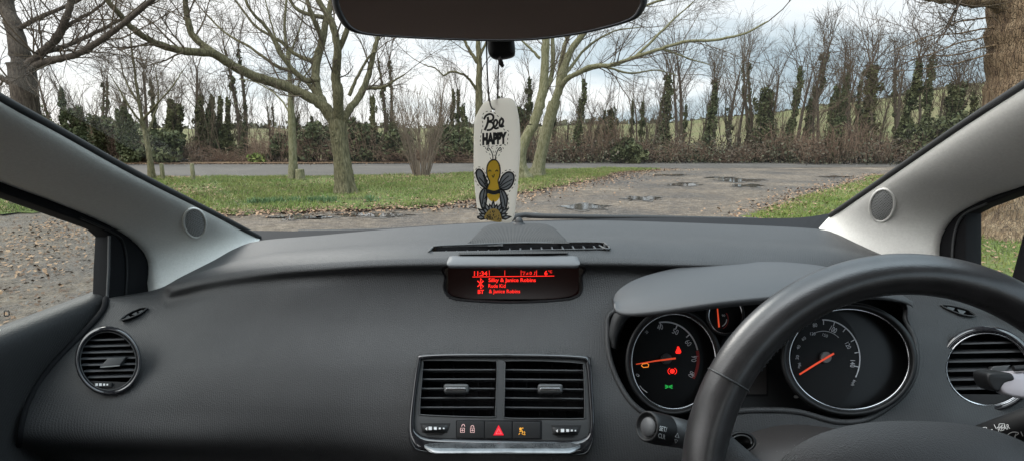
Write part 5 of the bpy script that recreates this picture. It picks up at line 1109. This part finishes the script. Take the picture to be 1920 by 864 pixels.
b_ = MB(); plate(b_, ptd, ell(1248, 672, 10, 10, 24), thick=.005, bevel=.001, off=.005); CB(b_, 'needle_hub', M['satin'], tach, hard=30)
b_ = MB(); ribbon(b_, ptd, [(1190, 682), (1225, 676), (1264, 671)], [1.6, 2.6, 3.4], .007); CB(b_, 'needle', M['needle'], tach, False)
b_ = MB(); fill(b_, ptd, ell(1271, 651, 2.4, 2.4, 12), ob); fill(b_, ptd, [(1267, 656), (1269, 652), (1274, 652), (1277, 659), (1275, 662), (1267, 662), (1266, 659)][::-1], ob)
fill(b_, ptd, ell(1260, 695, 4.6, 4.4, 18), ob); ribbon(b_, ptd, ell(1260, 695, 8.2, 6.6, 10, 120, 240), 1.2, ob); ribbon(b_, ptd, ell(1260, 695, 8.2, 6.6, 10, -60, 60), 1.2, ob)
CB(b_, 'warning_lamp', M['red_glow'], tach, False)
b_ = MB(); ribbon(b_, ptd, [(1202.5, 685), (1204, 681.5), (1213, 680), (1216, 683), (1215, 687), (1206, 688)], 1.5, ob, True); CB(b_, 'engine_lamp', M['orange_glow'], tach, False)
b_ = MB()
for s_ in (-1, 1):
    ribbon(b_, ptd, ell(1253.5 + s_ * 1.2, 724, 2.6, 3.2, 10, 90 if s_ < 0 else -90, 270 if s_ < 0 else 90), .01, ob)
    ribbon(b_, ptd, [(1253.5 + s_ * 1.5, 722), (1253.5 + s_ * 1.5, 726)], 1, ob)
    for dy in (-2.6, 0, 2.6): ribbon(b_, ptd, [(1253.5 + s_ * 2.5, 724 + dy * .6), (1253.5 + s_ * 7, 724 + dy * 1.2)], 1.1, ob)
CB(b_, 'parking_lamp', M['green_glow'], tach, False)
sm, ps, psd = gauge('temperature_gauge', 1360, 590, 32, 34, 0, .74, (-.05, -.90, .40), .008)
b_ = MB(); ribbon(b_, psd, [(1344, 578), (1347, 613)], [2.2, 3.2], .003); CB(b_, 'needle', M['needle'], sm, False)
b_ = MB(); ribbon(b_, psd, arcpts((1345, 598), 17, 15, 0, 60, 8), 1.6, ob); num(b_, psd, 'C', 1343, 573, 5, 4, 0); num(b_, psd, '90', 1356, 591, 4, 6, 0); CB(b_, 'scale', M['grey_print'], sm, False)
b_ = MB(); ribbon(b_, psd, arcpts((1345, 598), 20, 20, -35, 60, 10), 1.6, ob - .0002); CB(b_, 'red_zone', M['redarc'], sm, False)
sp_, pp, ppd = gauge('speedometer', 1592, 673, 113, 94, 4, .70, (-.08, -.90, .40))
b_ = MB(); fill(b_, ppd, ell(1546, 672, 68, 92, 60, rot=0)[::1], .0006) if False else None
M['dial2'] = mat('dial_grey', (0.010, 0.010, 0.0105), 0.5, spec=.2)
b_ = MB(); dd = [q for q in ell(1546, 672, 66, 90, 72) if ((q[0] - 1592) / 110) ** 2 + ((q[1] - 673) / 91) ** 2 < 1 or True]
dd = [(1592 + (x - 1592) * min(1, .965 / max(.01, math.hypot((x - 1592) / 113, (y - 673) / 94))), 673 + (y - 673) * min(1, .965 / max(.01, math.hypot((x - 1592) / 113, (y - 673) / 94)))) for x, y in dd]
fill(b_, ppd, dd, .0006); CB(b_, 'dial_disc', M['dial2'], sp_, False)
b_ = MB(); c1 = (1543, 672); ribbon(b_, ppd, arcpts(c1, 68, 73, -92, 28), 2.2, ob + .0006)
for a in (-90, -72, -52, -30, -10, 12): 
    p_ = arcpts(c1, 67, 72, a, a + .1, 2)[0]; q_ = arcpts(c1, 59, 64, a, a + .1, 2)[0]; ribbon(b_, ppd, [p_, q_], 1.6, ob + .0006)
ribbon(b_, ppd, arcpts(c1, 44, 52, -118, -50), .9, ob + .0006)
CB(b_, 'scale', M['grey_print'], sp_, False)
ob = .0018
b_ = MB(); num(b_, ppd, '100', 1561.5, 617, 10, 13, 30, .01); num(b_, ppd, '80', 1527, 609, 7, 8, -5); num(b_, ppd, '120', 1589, 647, 8, 12, 62); num(b_, ppd, '140', 1597.5, 681, 9, 13, 92); num(b_, ppd, 'km/h', 1599, 717, 6, 11, 118)
for s_, x, y, r in (('120', 1523, 625, 0), ('150', 1546, 628, 20), ('60', 1506, 634, -35), ('40', 1496, 650, -60), ('20', 1494, 669, -80), ('mph', 1497, 684, -78)): num(b_, ppd, s_, x, y, 5.5, 4 + 2 * len(s_), r)
CB(b_, 'numerals', M['grey_print'], sp_, False)
b_ = MB(); plate(b_, ppd, ell(1546, 669, 10.5, 10.5, 24), thick=.005, bevel=.001, off=.005); CB(b_, 'needle_hub', M['grille'], sp_, hard=30)
b_ = MB(); ribbon(b_, ppd, [(1495, 701), (1525, 682), (1559, 662)], [3.2, 3.6, 3.6], .007); CB(b_, 'needle', M['needle'], sp_, False)
# lens over the speedometer (it mirrors a little of the cabin)
for g_, pl_, (cx, cy, rx, ry, rot) in ((tach, pt, (1263, 677, 78, 87.5, 0)), (sp_, pp, (1592, 673, 112, 93, 4))):
    b_ = MB(); fill(b_, pl_, ell(cx, cy, rx, ry, 60, rot=rot), -.001); CB(b_, 'gauge_lens', M['lens'], g_, False)
# ---- hood over the instruments ---------------------------------------------
back = crom([(1150,566),(1153,552),(1166,538),(1190,524),(1225,512),(1275,501),(1335,494),(1400,491),(1470,491),(1540,498),(1600,512),(1660,534),(1700,558),(1712,571)], 6)
lip = crom([(1150,568),(1153,578),(1163,584),(1185,585.5),(1225,582),(1280,574),(1340,565),(1400,558),(1460,553),(1540,549),(1600,549),(1655,553),(1695,562),(1711,572)], 6)
back = resample(back, 80); lip = resample(lip, 80); g = []
for i, (q, r_) in enumerate(zip(back, lip)):
    a = i / 79; e_ = math.sin(PI * min(1, max(0, a))) ** .45
    Yb = .70 + .085 * e_; Yl = .70 - .055 * e_
    col = []
    for t in np.linspace(0, 1, 14):
        x, y = q * (1 - t) + r_ * t; y -= 0; col.append(W(x, y, Yb * (1 - t) + Yl * t) + np.array([0, -.35, .9]) * .010 * e_ * math.sin(PI * t ** 1.6) )
    A_ = col[-1]; col += [A_ + np.array([0, -.0015, -.003]), A_ + np.array([0, .0015, -.0095 * e_ - .001]), A_ + np.array([0, .02 * e_, -.0105 * e_ - .001]), A_ + np.array([0, .09 * e_, .006])]
    g.append(col)
b_ = MB(); b_.grid(np.array(g)); CB(b_, 'instrument_hood', M['hood'], None)
# ---- column shroud, ignition, stalks ---------------------------------------
def loftpx(rows_, name, m, n=40, parent=None):
    g = []
    for r_ in rows_: g.append(resample(crom([W(*q) for q in r_], 6), n))
    g = np.array(g); s_ = crom(g.reshape(len(g), -1), 6).reshape(-1, n, 3); b_ = MB(); b_.grid(s_); return CB(b_, name, m, parent)
loftpx([[(1300,800,.735),(1370,783,.733),(1440,771,.73),(1500,771,.728),(1580,785,.725),(1660,808,.72),(1720,830,.715)],
        [(1300,806,.71),(1370,789,.705),(1440,777,.70),(1500,777,.70),(1580,790,.70),(1660,814,.70),(1720,838,.70)],
        [(1300,860,.64),(1370,850,.62),(1440,840,.61),(1500,838,.60),(1580,840,.60),(1660,850,.61),(1720,870,.62)],
        [(1290,960,.60),(1370,960,.57),(1440,960,.56),(1500,960,.56),(1580,960,.56),(1660,960,.57),(1740,960,.58)]], 'column_shroud', M['shroud'])
b_ = MB(); pk = Plane(W(1390, 828, .60), (-.1, -.85, .5)); b_.grid(np.array([[pk.p(1390 + (q[0] - 1390) * f_, 828 + (q[1] - 828) * f_, o_) for q in ell(1390, 828, 27, 19, 36)] for f_, o_ in ((1.05, -.002), (1.0, .003), (.88, .003), (.8, -.004), (.76, -.015), (.02, -.016))]), wrap_v=True); CB(b_, 'ignition_barrel', M['black'])
b_ = MB(); b_.tube([pk.p(*q, .001) for q in ell(1390, 829, 19, 14, 24, 170, 370)], .0012, 6); CB(b_, 'ignition_ring', M['satin'])
sl = bpy.data.objects.new('cruise_stalk', None); C.objects.link(sl); sl.parent = car; sl.location = -car.location
A_ = W(1216, 795, .575); B_ = W(1345, 835, .64); dr_ = (B_ - A_) / np.linalg.norm(B_ - A_)
def lathe_axis(prof, o, d, name, m, parent, k=40):
    u_ = np.cross(d, [0, 0, 1.]); u_ /= np.linalg.norm(u_); v_ = np.cross(d, u_); b_ = MB(); t = np.arange(k) * 2 * PI / k
    b_.grid(np.array([[o + d * s_ + r_ * (math.cos(x) * u_ + math.sin(x) * v_) for x in t] for s_, r_ in prof]), wrap_v=True); return CB(b_, name, m, parent)
axk = np.array([.83, .455, -.42]); axk /= np.linalg.norm(axk)
o0 = W(1212, 798, .56)
lathe_axis([(.0015, .0), (.0015, .0098), (.0035, .0105)], o0, axk, 'stalk_button', M['dash_lid'], sl)
lathe_axis([(.005, .0104), (.0055, .0128), (.001, .0142), (-.0005, .0152), (.001, .0168), (.006, .0174), (.018, .0178), (.032, .0176)], o0, axk, 'stalk_cap', M['black'], sl)
lathe_axis([(.0325, .0160), (.033, .0172), (.060, .0168), (.12, .014)], o0, axk, 'stalk_sleeve', M['satin'], sl)
pst = Plane(W(1243, 808, .558), (.25, -.92, .25))
b_ = MB(); M['ph'] = None
def onstalk(b_, f_): f_(b_)
text(b_, pst, 'SET/', (1236, 806), (1250, 809), (1237, 797), .0, 0, .01); text(b_, pst, 'CLR', (1234, 819), (1247, 823), (1235, 810.5), .0, 0, .01)
ribbon(b_, pst, [(1266, 818), (1273, 819.5), (1270.5, 811)], 1.1, .0, True); ribbon(b_, pst, [(1265, 822.5), (1271, 824.5), (1267, 830)], 1.1, .0, True)
# drape the writing onto the stalk cylinder
def drape(b_, o, d, rad):
    P = np.vstack(b_.v); out = []
    for p_ in P:
        dd_ = (p_ - EYE); dd_ /= np.linalg.norm(dd_); w_ = EYE - o; a_ = dd_ - d * np.dot(dd_, d); c_ = w_ - d * np.dot(w_, d)
        A, B, Cc = np.dot(a_, a_), 2 * np.dot(a_, c_), np.dot(c_, c_) - rad * rad; D = B * B - 4 * A * Cc
        out.append(EYE + dd_ * ((-B - math.sqrt(max(D, 0))) / (2 * A)))
    b_.v = [np.array(out)]
drape(b_, o0, axk, .0183); CB(b_, 'lettering', M['white'], sl, False)
sr = bpy.data.objects.new('wiper_stalk', None); C.objects.link(sr); sr.parent = car; sr.location = -car.location
s0 = W(1935, 792, .50); s1 = W(1700, 862, .60); ds = (s1 - s0) / np.linalg.norm(s1 - s0)
lathe_axis([(-.08, .0), (-.08, .012), (-.07, .0150), (.0, .0150), (.05, .0130), (.085, .0098), (.17, .009)], s0, ds, 'stalk_arm', M['black'], sr)
b_ = MB(); psr = Plane(W(1870, 815, .49), (.0, -.95, .3))
text(b_, psr, 'FRONT', (1835, 820), (1863, 812), (1833, 811), 0, 0, .01); text(b_, psr, 'REAR', (1872, 808.5), (1894, 802.5), (1870, 799.5), 0, 0, .01)
ribbon(b_, psr, [(1828, 804), (1832, 812), (1836, 811)], 1.2, 0); ribbon(b_, psr, crom([(1838, 805), (1843, 800.5), (1850, 800.5), (1847, 806), (1842, 808)], 3, True), 1, 0, True); ribbon(b_, psr, [(1843, 805), (1846, 802)], 1, 0)
ribbon(b_, psr, [(1864, 795), (1868, 803), (1870, 800)], 1.2, 0); ribbon(b_, psr, rr(1873, 793.5, 1884, 800.5, 1.5, 2), 1, 0, True); ribbon(b_, psr, [(1876, 799), (1880, 795.5)], 1, 0)
ribbon(b_, psr, crom([(1889, 815), (1899, 809), (1910, 811), (1904, 816), (1903, 821), (1898, 821)], 3, True), 1.2, 0, True); ribbon(b_, psr, [(1900, 822), (1905, 812)], 1, 0)
ribbon(b_, psr, [(1914, 808), (1918, 817)], 1.4, 0)
drape(b_, s0, ds, .0150); CB(b_, 'lettering', M['white'], sr, False)
# ---- steering wheel ---------------------------------------------------------
sw = bpy.data.objects.new('steering_wheel', None); C.objects.link(sw); sw.parent = car; sw.location = -car.location
SC = np.array([.3484, .4099, .8548]); tl = math.radians(15.3); yw = math.radians(-1.0); RW = .185
e1 = np.array([math.cos(yw), math.sin(yw), 0]); n0 = np.array([-math.sin(yw), math.cos(yw), 0]); e2_ = math.sin(tl) * n0 + np.array([0, 0, math.cos(tl)]); e3 = np.cross(e1, e2_)
if e3[1] > 0: e3 = -e3          # towards the driver
def wp(a, b, c=0.0): return SC + e1 * a + e2_ * b + e3 * c
g = []; NA = 160
for i in range(NA):
    a = 2 * PI * i / NA; rad = np.array([math.cos(a), math.sin(a)]); low = .5 + .5 * math.cos(a - PI)
    th_ = .0178 + .0012 * (math.cos(2 * (a - PI)) > 0) ; row = []
    for j in range(24):
        b = 2 * PI * j / 24; rr_ = RW + .0172 * math.cos(b) * (1 + .06 * math.cos(2 * b)); row.append(wp(rad[0] * rr_, rad[1] * rr_, .0185 * math.sin(b)))
    g.append(row)
b_ = MB(); b_.grid(np.array(g), wrap_u=True, wrap_v=True); CB(b_, 'rim', M['leather'], sw)
def rimring(a, rad_, w_, nm, m):
    b_ = MB(); b_.tube([wp(math.cos(a) * (RW + rad_ * math.cos(b)), math.sin(a) * (RW + rad_ * math.cos(b)), rad_ * 1.07 * math.sin(b)) for b in np.linspace(0, 2 * PI, 33)[:-1]], w_, 6, closed=True); CB(b_, nm, m, sw)
for a in (math.radians(150), math.radians(30)): rimring(a, .0178, .0009, 'rim_seam', M['satin'])
b_ = MB()
for i in range(150):
    a = math.radians(36 + i * .72); rr_ = RW - .0165
    p_ = wp(math.cos(a) * rr_, math.sin(a) * rr_, .0075); q_ = wp(math.cos(a + .009) * (rr_ + .0003), math.sin(a + .009) * (rr_ + .0003), .0088)
    if i % 2 == 0: b_.tube([p_, q_], .0006, 4)
CB(b_, 'stitching', M['satin'], sw)
# spokes grow out of the rim at both sides
def spoke(s):
    g = []
    for t in np.linspace(0, 1, 16):
        x = s * (.178 - .105 * t); hw = (.052 * (1 - t) ** 2 + .024) ; z = .0 + .012 * math.sin(PI * t * .6); row = []
        for j in range(16):
            b = 2 * PI * j / 16; row.append(wp(x, -.012 - .012 * t + hw * math.sin(b), z + .013 * math.cos(b)))
        g.append(row)
    b_ = MB(); b_.grid(np.array(g), wrap_v=True); CB(b_, 'spoke', M['cover'], sw)
spoke(-1); spoke(1)
# airbag cover: a dome
def dome(R0x, R0y, cy, z0, hgt, name, m, p=2.4, inner=1.0):
    g = []
    for f_ in (1.0, .985, .96, .9, .8, .65, .5, .3, .1, .01):
        row = []
        for i in range(72):
            a = 2 * PI * i / 72; ca, sa = math.cos(a), math.sin(a); k_ = (abs(ca) ** p + abs(sa) ** p) ** (-1 / p)
            row.append(wp(R0x * k_ * ca * f_, cy + R0y * k_ * sa * f_, z0 + hgt * (1 - f_ ** 6) + .010 * (1 - f_ * f_)))
        g.append(row)
    b_ = MB(); b_.grid(np.array(g), wrap_v=True); return CB(b_, name, m, sw)
dome(.132, .080, -.022, -.004, .020, 'hub_cover', M['cover'])
dome(.090, .066, -.040, .012, .014, 'airbag_cover', M['cover'])
b_ = MB(); cov = []
for i in range(73):
    a = 2 * PI * i / 72; ca, sa = math.cos(a), math.sin(a); k_ = (abs(ca) ** 2.4 + abs(sa) ** 2.4) ** (-1 / 2.4); cov.append(wp(.090 * k_ * ca, -.040 + .066 * k_ * sa, .0185))
b_.tube(cov, .0012, 6); CB(b_, 'cover_seam', M['soft_black'], sw)
pw = Plane(wp(-.11, .0, .0235), e3, e2_); b_ = MB()
for k in range(3):
    ribbon(b_, pw, [(1468 + k * 9, 862 - k * 1.5), (1474 + k * 9, 855 - k * 1.5), (1478 + k * 9, 858 - k * 1.5), (1473 + k * 9, 864 - k * 1.5)], 1, .0, True)
CB(b_, 'horn_symbol', M['grille'], sw, False)
# ---- rear view mirror ---------------------------------------------------------
mr = bpy.data.objects.new('rear_view_mirror', None); C.objects.link(mr); mr.parent = car; mr.location = -car.location
pm = Plane(W(917, 5, .42), (.10, -.985, -.015))
MO = crom([(624,5),(634,32),(652,55),(685,66),(760,72),(850,76),(940,78),(1010,75),(1080,66),(1140,53),(1190,37),(1206,20),(1213,-2),(1208,-60),(1180,-82),(1000,-92),(800,-90),(670,-84),(634,-66),(624,-30)], 5, True)
mc = np.array([917., -5.]); A = resample(np.vstack([MO, MO[:1]]), 161)[:-1]
b_ = MB(); g = [[pm.p(*(mc + (q - mc) * f_), o_) for q in A] for f_, o_ in ((.955, .0), (.965, .0025), (.985, .003), (1.0, .0005), (1.005, -.006), (.98, -.016), (.85, -.028), (.5, -.034), (.02, -.035))]
b_.grid(np.array(g), wrap_v=True); CB(b_, 'mirror_housing', M['black'], mr)
b_ = MB(); fill(b_, pm, [mc + (q - mc) * .958 for q in A], .0012); CB(b_, 'mirror_glass', M['mirror'], mr, False)
pk = Plane(W(940, 95, .475), (0, -1, -.1)); b_ = MB()
plate(b_, pk, crom([(914,70),(915,95),(920,107),(932,112),(952,110),(964,105),(966,95),(964,75),(960,60),(918,60)], 4, True), thick=.03, bevel=.006, off=.01); CB(b_, 'mirror_pod', M['black'], mr, hard=50)
b_ = MB(); b_.tube([W(940, 60, .49), W(938, -30, .52), W(935, -140, .56) ], .011, 12); CB(b_, 'mirror_stem', M['black'], mr)

# dust on the column shroud and the lower dash
bpy.context.view_layer.update()
M['dust'] = mat('dust', (.16, .155, .15), .9)
def dust(o, box, n, sz):
    b_ = MB()
    for _ in range(n):
        px, py = rng.uniform(box[0], box[2]), rng.uniform(box[1], box[3])
        d = Vector(ray(px, py)).normalized(); ok, loc, nor, _i = o.ray_cast(Vector(EYE), d)
        if not ok: continue
        if nor.dot(d) > 0: nor = -nor
        pl = Plane(np.array(loc), np.array(nor)); s_ = sz * rng.uniform(.4, 1.2); b_.addpoly([pl.at(s_ * math.cos(t) * rng.uniform(.6, 1), s_ * math.sin(t) * rng.uniform(.6, 1), .0003) for t in np.arange(5) * 2 * PI / 5], [[0, 1, 2, 3, 4]])
    if b_.n: c_ = CB(b_, 'dust_specks', M['dust'], o, False); c_['kind'] = 'stuff'
dust([c for c in car.children if c.name.startswith('column_shroud')][0], (1390, 775, 1680, 850), 70, .0007)
dust(dash, (60, 500, 1130, 850), 160, .00045); dust([c for c in car.children if c.name.startswith('instrument_hood')][0], (1160, 495, 1500, 575), 40, .0004)
# ================================================================== AIR FRESHENER
fr = tag(empty('air_freshener', tuple(W(925, 205, .47))), 'white card air freshener printed with a smiling bee, hanging from the mirror', 'air freshener')
def FB(mb, name, m, smooth=False, hard=None):
    o = mb.build(name, m, None, smooth)
    if hard: sharp(o, hard)
    o.parent = fr; o.location = -fr.location; return o
pf = Plane(W(930, 300, .47), (.10, -.99, 0.05))
def Z(x, y): return (860 + x / 3.087, 160 + y / 3.087)
CARD = crom([Z(150,100),Z(190,88),Z(240,77),Z(290,74),Z(320,90),Z(338,130),Z(352,210),Z(357,300),Z(356,400),Z(348,520),Z(338,640),Z(326,740),Z(312,785),Z(290,797),Z(240,792),Z(180,778),Z(130,762),Z(112,735),Z(103,680),Z(94,600),Z(88,500),Z(87,400),Z(89,280),Z(92,205),Z(108,165),Z(130,125)], 5, True)
b_ = MB(); plate(b_, pf, CARD, [ell(925.3, 208, 2.2, 3.2, 12)], thick=.003, bevel=.0007, off=0)
# give the card a shallow curl
P = b_.v[0]; pj = proj(P); P += pf.n * (.004 * np.sin((pj[:, 1:2] - 190) / 225 * PI) - .002 * ((pj[:, 0:1] - 930) / 42) ** 2 ) * 0
FB(b_, 'card', M['card'], hard=30)
LV = [.0004]
def nxt(): LV[0] += .00012; return LV[0]
ink = MB()
def stroke(pts, w_, closed=False, n=5, mb=None, lv=None): ribbon(mb if mb is not None else ink, pf, [Z(*q) for q in crom(pts, n, closed)], w_ / 3.087, lv or LV[0], closed)
def blob(pts, mb, lv, n=5): fill(mb, pf, [Z(*q) for q in crom(pts, n, True)][::-1], lv)
text(ink, pf, 'HAPPY', Z(136,342), Z(279,334), Z(136,278), .0005, 0, .085)
# script "Bee"
stroke([(150,262),(163,235),(170,205),(168,185)], 13); stroke([(146,200),(158,178),(182,168),(200,180),(196,202),(172,213),(194,218),(202,238),(186,258),(162,262)], 12)
for ox in (0, 34): stroke([(202+ox*.95,246-ox*.1),(216+ox,236-ox*.2),(224+ox,216-ox*.2),(216+ox,202-ox*.2),(204+ox,214-ox*.2),(203+ox,240-ox*.2),(214+ox,252-ox*.3),(232+ox*.9,246-ox*.3)], 12)
def dashed(pts, w_, n=10, closed=True):
    P = crom(pts, n, closed); P = np.vstack([P, P[:1]]) if closed else P; P = resample(P, int(np.linalg.norm(np.diff(P, axis=0), axis=1).sum() / 6))
    for i in range(0, len(P) - 2, 4): ribbon(ink, pf, [Z(*P[i]), Z(*P[i + 1]), Z(*P[i + 2])], w_ * 1.3 / 3.087, LV[0])
dashed([(132,268),(128,300),(128,350),(180,355),(230,350),(262,345),(280,348),(284,310),(288,268),(262,258),(258,220),(250,190),(228,182),(205,160),(175,152),(146,162),(136,190),(140,235)], 3)
# antennae
stroke([(198,430),(196,405),(186,380),(172,364),(164,374),(176,380)], 6); stroke([(212,430),(216,405),(226,378),(240,362),(246,374),(232,380)], 6)
dashed([(188,430),(180,400),(160,388),(156,362),(176,350),(196,372),(206,410),(216,372),(240,350),(258,368),(240,392),(224,420)], 2.5)
# wings
wg = MB()
LW = [(163,560),(140,505),(118,487),(102,500),(104,530),(122,570),(145,592),(162,598)]; RWg = [(236,565),(252,528),(280,505),(308,508),(320,535),(310,575),(285,602),(250,606),(232,598)]
LW2 = [(160,600),(138,605),(122,640),(128,690),(142,720),(156,690),(163,640)]; RW2 = [(232,602),(258,610),(280,650),(276,700),(262,730),(248,700),(240,650)]
for q in (LW, RWg, LW2, RW2): blob(q, wg, .0005); stroke(q, 9, True, lv=.0008)
FB(wg, 'wing', M['wing'])
for a in ([(160,590),(140,560),(118,535)], [(155,575),(150,545),(140,520)], [(235,595),(265,570),(310,545)], [(240,580),(262,550),(290,525)], [(236,600),(270,590),(300,570)], [(150,605),(142,650),(136,690)], [(160,640),(150,660)], [(246,612),(262,660),(268,700)]): stroke(a, 6, lv=.0009)
dashed([(170,560),(150,500),(120,474),(98,490),(94,540),(116,585),(140,602)], 3, closed=False); dashed([(236,535),(262,500),(300,492),(328,520),(324,575),(296,612),(284,640),(290,690),(282,720)], 3, closed=False)
# body
yb = MB(); BODY = [(204,432),(222,440),(236,465),(240,500),(236,530),(228,555),(234,585),(236,610),(204,616),(166,608),(168,585),(178,560),(166,530),(162,500),(166,465),(182,440)]
blob(BODY, yb, .0010); stroke(BODY, 7, True, lv=.0012)
blob([(166,628),(204,634),(236,628),(230,660),(204,676),(174,660)], yb, .0010)
FB(yb, 'bee_body', M['yellow'])
band = MB()
stroke([(162,612),(204,622),(238,612)], 22, lv=.0014); stroke([(172,500),(180,492),(188,500)], 5, lv=.0014); stroke([(212,500),(220,492),(228,500)], 5, lv=.0014); stroke([(192,522),(200,534),(206,516)], 4, lv=.0014)
# flower: petals, seed head
pt_ = MB(); sc_ = np.array([200., 775.])
for k in range(13):
    a = math.radians(188 + k * 13.6); L_ = 92 if k % 2 else 110; d_ = np.array([math.cos(a), math.sin(a) * .98]); n_ = np.array([-d_[1], d_[0]])
    if k < 2 or k > 10: L_ *= .95
    PT = [sc_ + d_ * 30, sc_ + d_ * L_ * .65 + n_ * 15, sc_ + d_ * L_ * .9 + n_ * 7, sc_ + d_ * L_ * 1.05, sc_ + d_ * L_ * .9 - n_ * 7, sc_ + d_ * L_ * .65 - n_ * 15]
    PT = [np.array([np.clip(q[0], 104, 322), min(q[1], 790)]) for q in PT]
    fill(ink, pf, [Z(*q) for q in PT][::-1], .0015 + k * .00002); IN_ = [sc_ + (q - sc_) * .96 * [1, 1] - 0 for q in PT]; c_ = np.mean(PT, 0); fill(pt_, pf, [Z(*(c_ + (q - c_) * .38)) for q in PT][::-1], .0019 + k * .00001)
FB(pt_, 'petal_fill', M['wing'])
sd_ = MB(); SEED = [(150,770),(158,740),(180,718),(205,712),(228,722),(242,750),(246,788),(200,786)]; blob(SEED, sd_, .0022); FB(sd_, 'seed_head', M['seed'])
for i in range(34):
    x, y = random.uniform(158, 238), random.uniform(722, 780); 
    if ((x - 200) / 44) ** 2 + ((y - 775) / 60) ** 2 < 1: a = random.random() * PI; stroke([(x, y), (x + 5 * math.cos(a), y + 4), (x + 6 * math.cos(a), y + 9)], 3.6, lv=.0024)
FB(ink, 'printed_lettering', M['ink'])
b_ = MB(); b_.tube(crom([W(912, 72, .462), W(913, 120, .465), W(915, 160, .466), W(918, 190, .466), W(922, 203, .464), W(927, 206, .468)], 5), .0007, 6)
b_.tube(crom([W(936, 108, .466), W(935, 125, .468), W(934, 150, .470), W(932, 188, .474), W(928, 205, .474)], 5), .0006, 6)
b_.tube(crom([W(937, 106, .464), W(938, 114, .464), W(941, 122, .464), W(944, 126, .464)], 4), [.001]*3 + [.0022]*5 + [.0018]*4 + [.0005], 6)
FB(b_, 'hanging_string', M['string'], True)
# ================================================================== VENT CLIP
vc = tag(empty('vent_clip', tuple(W(1900, 720, .60))), 'silver rounded clip with a dark jaw gripping the round right-hand air vent', 'clip')
pv = Plane(W(1890, 722, .60), (-.2, -.93, .3)); b_ = MB(); plate(b_, pv, crom([(1874,700),(1900,697),(1960,694),(1990,700),(1990,745),(1940,748),(1900,744),(1880,736),(1872,722)], 4, True), thick=.016, bevel=.004); o = b_.build('clip_body', M['silver'], vc, True); sharp(o, 50); o.location = -vc.location
b_ = MB(); plate(b_, pv, crom([(1852,700),(1880,697),(1898,700),(1902,712),(1884,718),(1872,734),(1856,724)], 3, True), thick=.03, bevel=.003, off=.001); o = b_.build('clip_jaw', M['black'], vc, True); sharp(o, 50); o.location = -vc.location
b_ = MB(); b_.tube([pv.p(1900, 690, .0), pv.p(1990, 684, .0)], .0035, 10, cap=True); b_.tube([pv.p(1868, 716, -.01), pv.p(1850, 712, -.08)], .0045, 8); o = b_.build('clip_spring', M['black'], vc, True); o.location = -vc.location
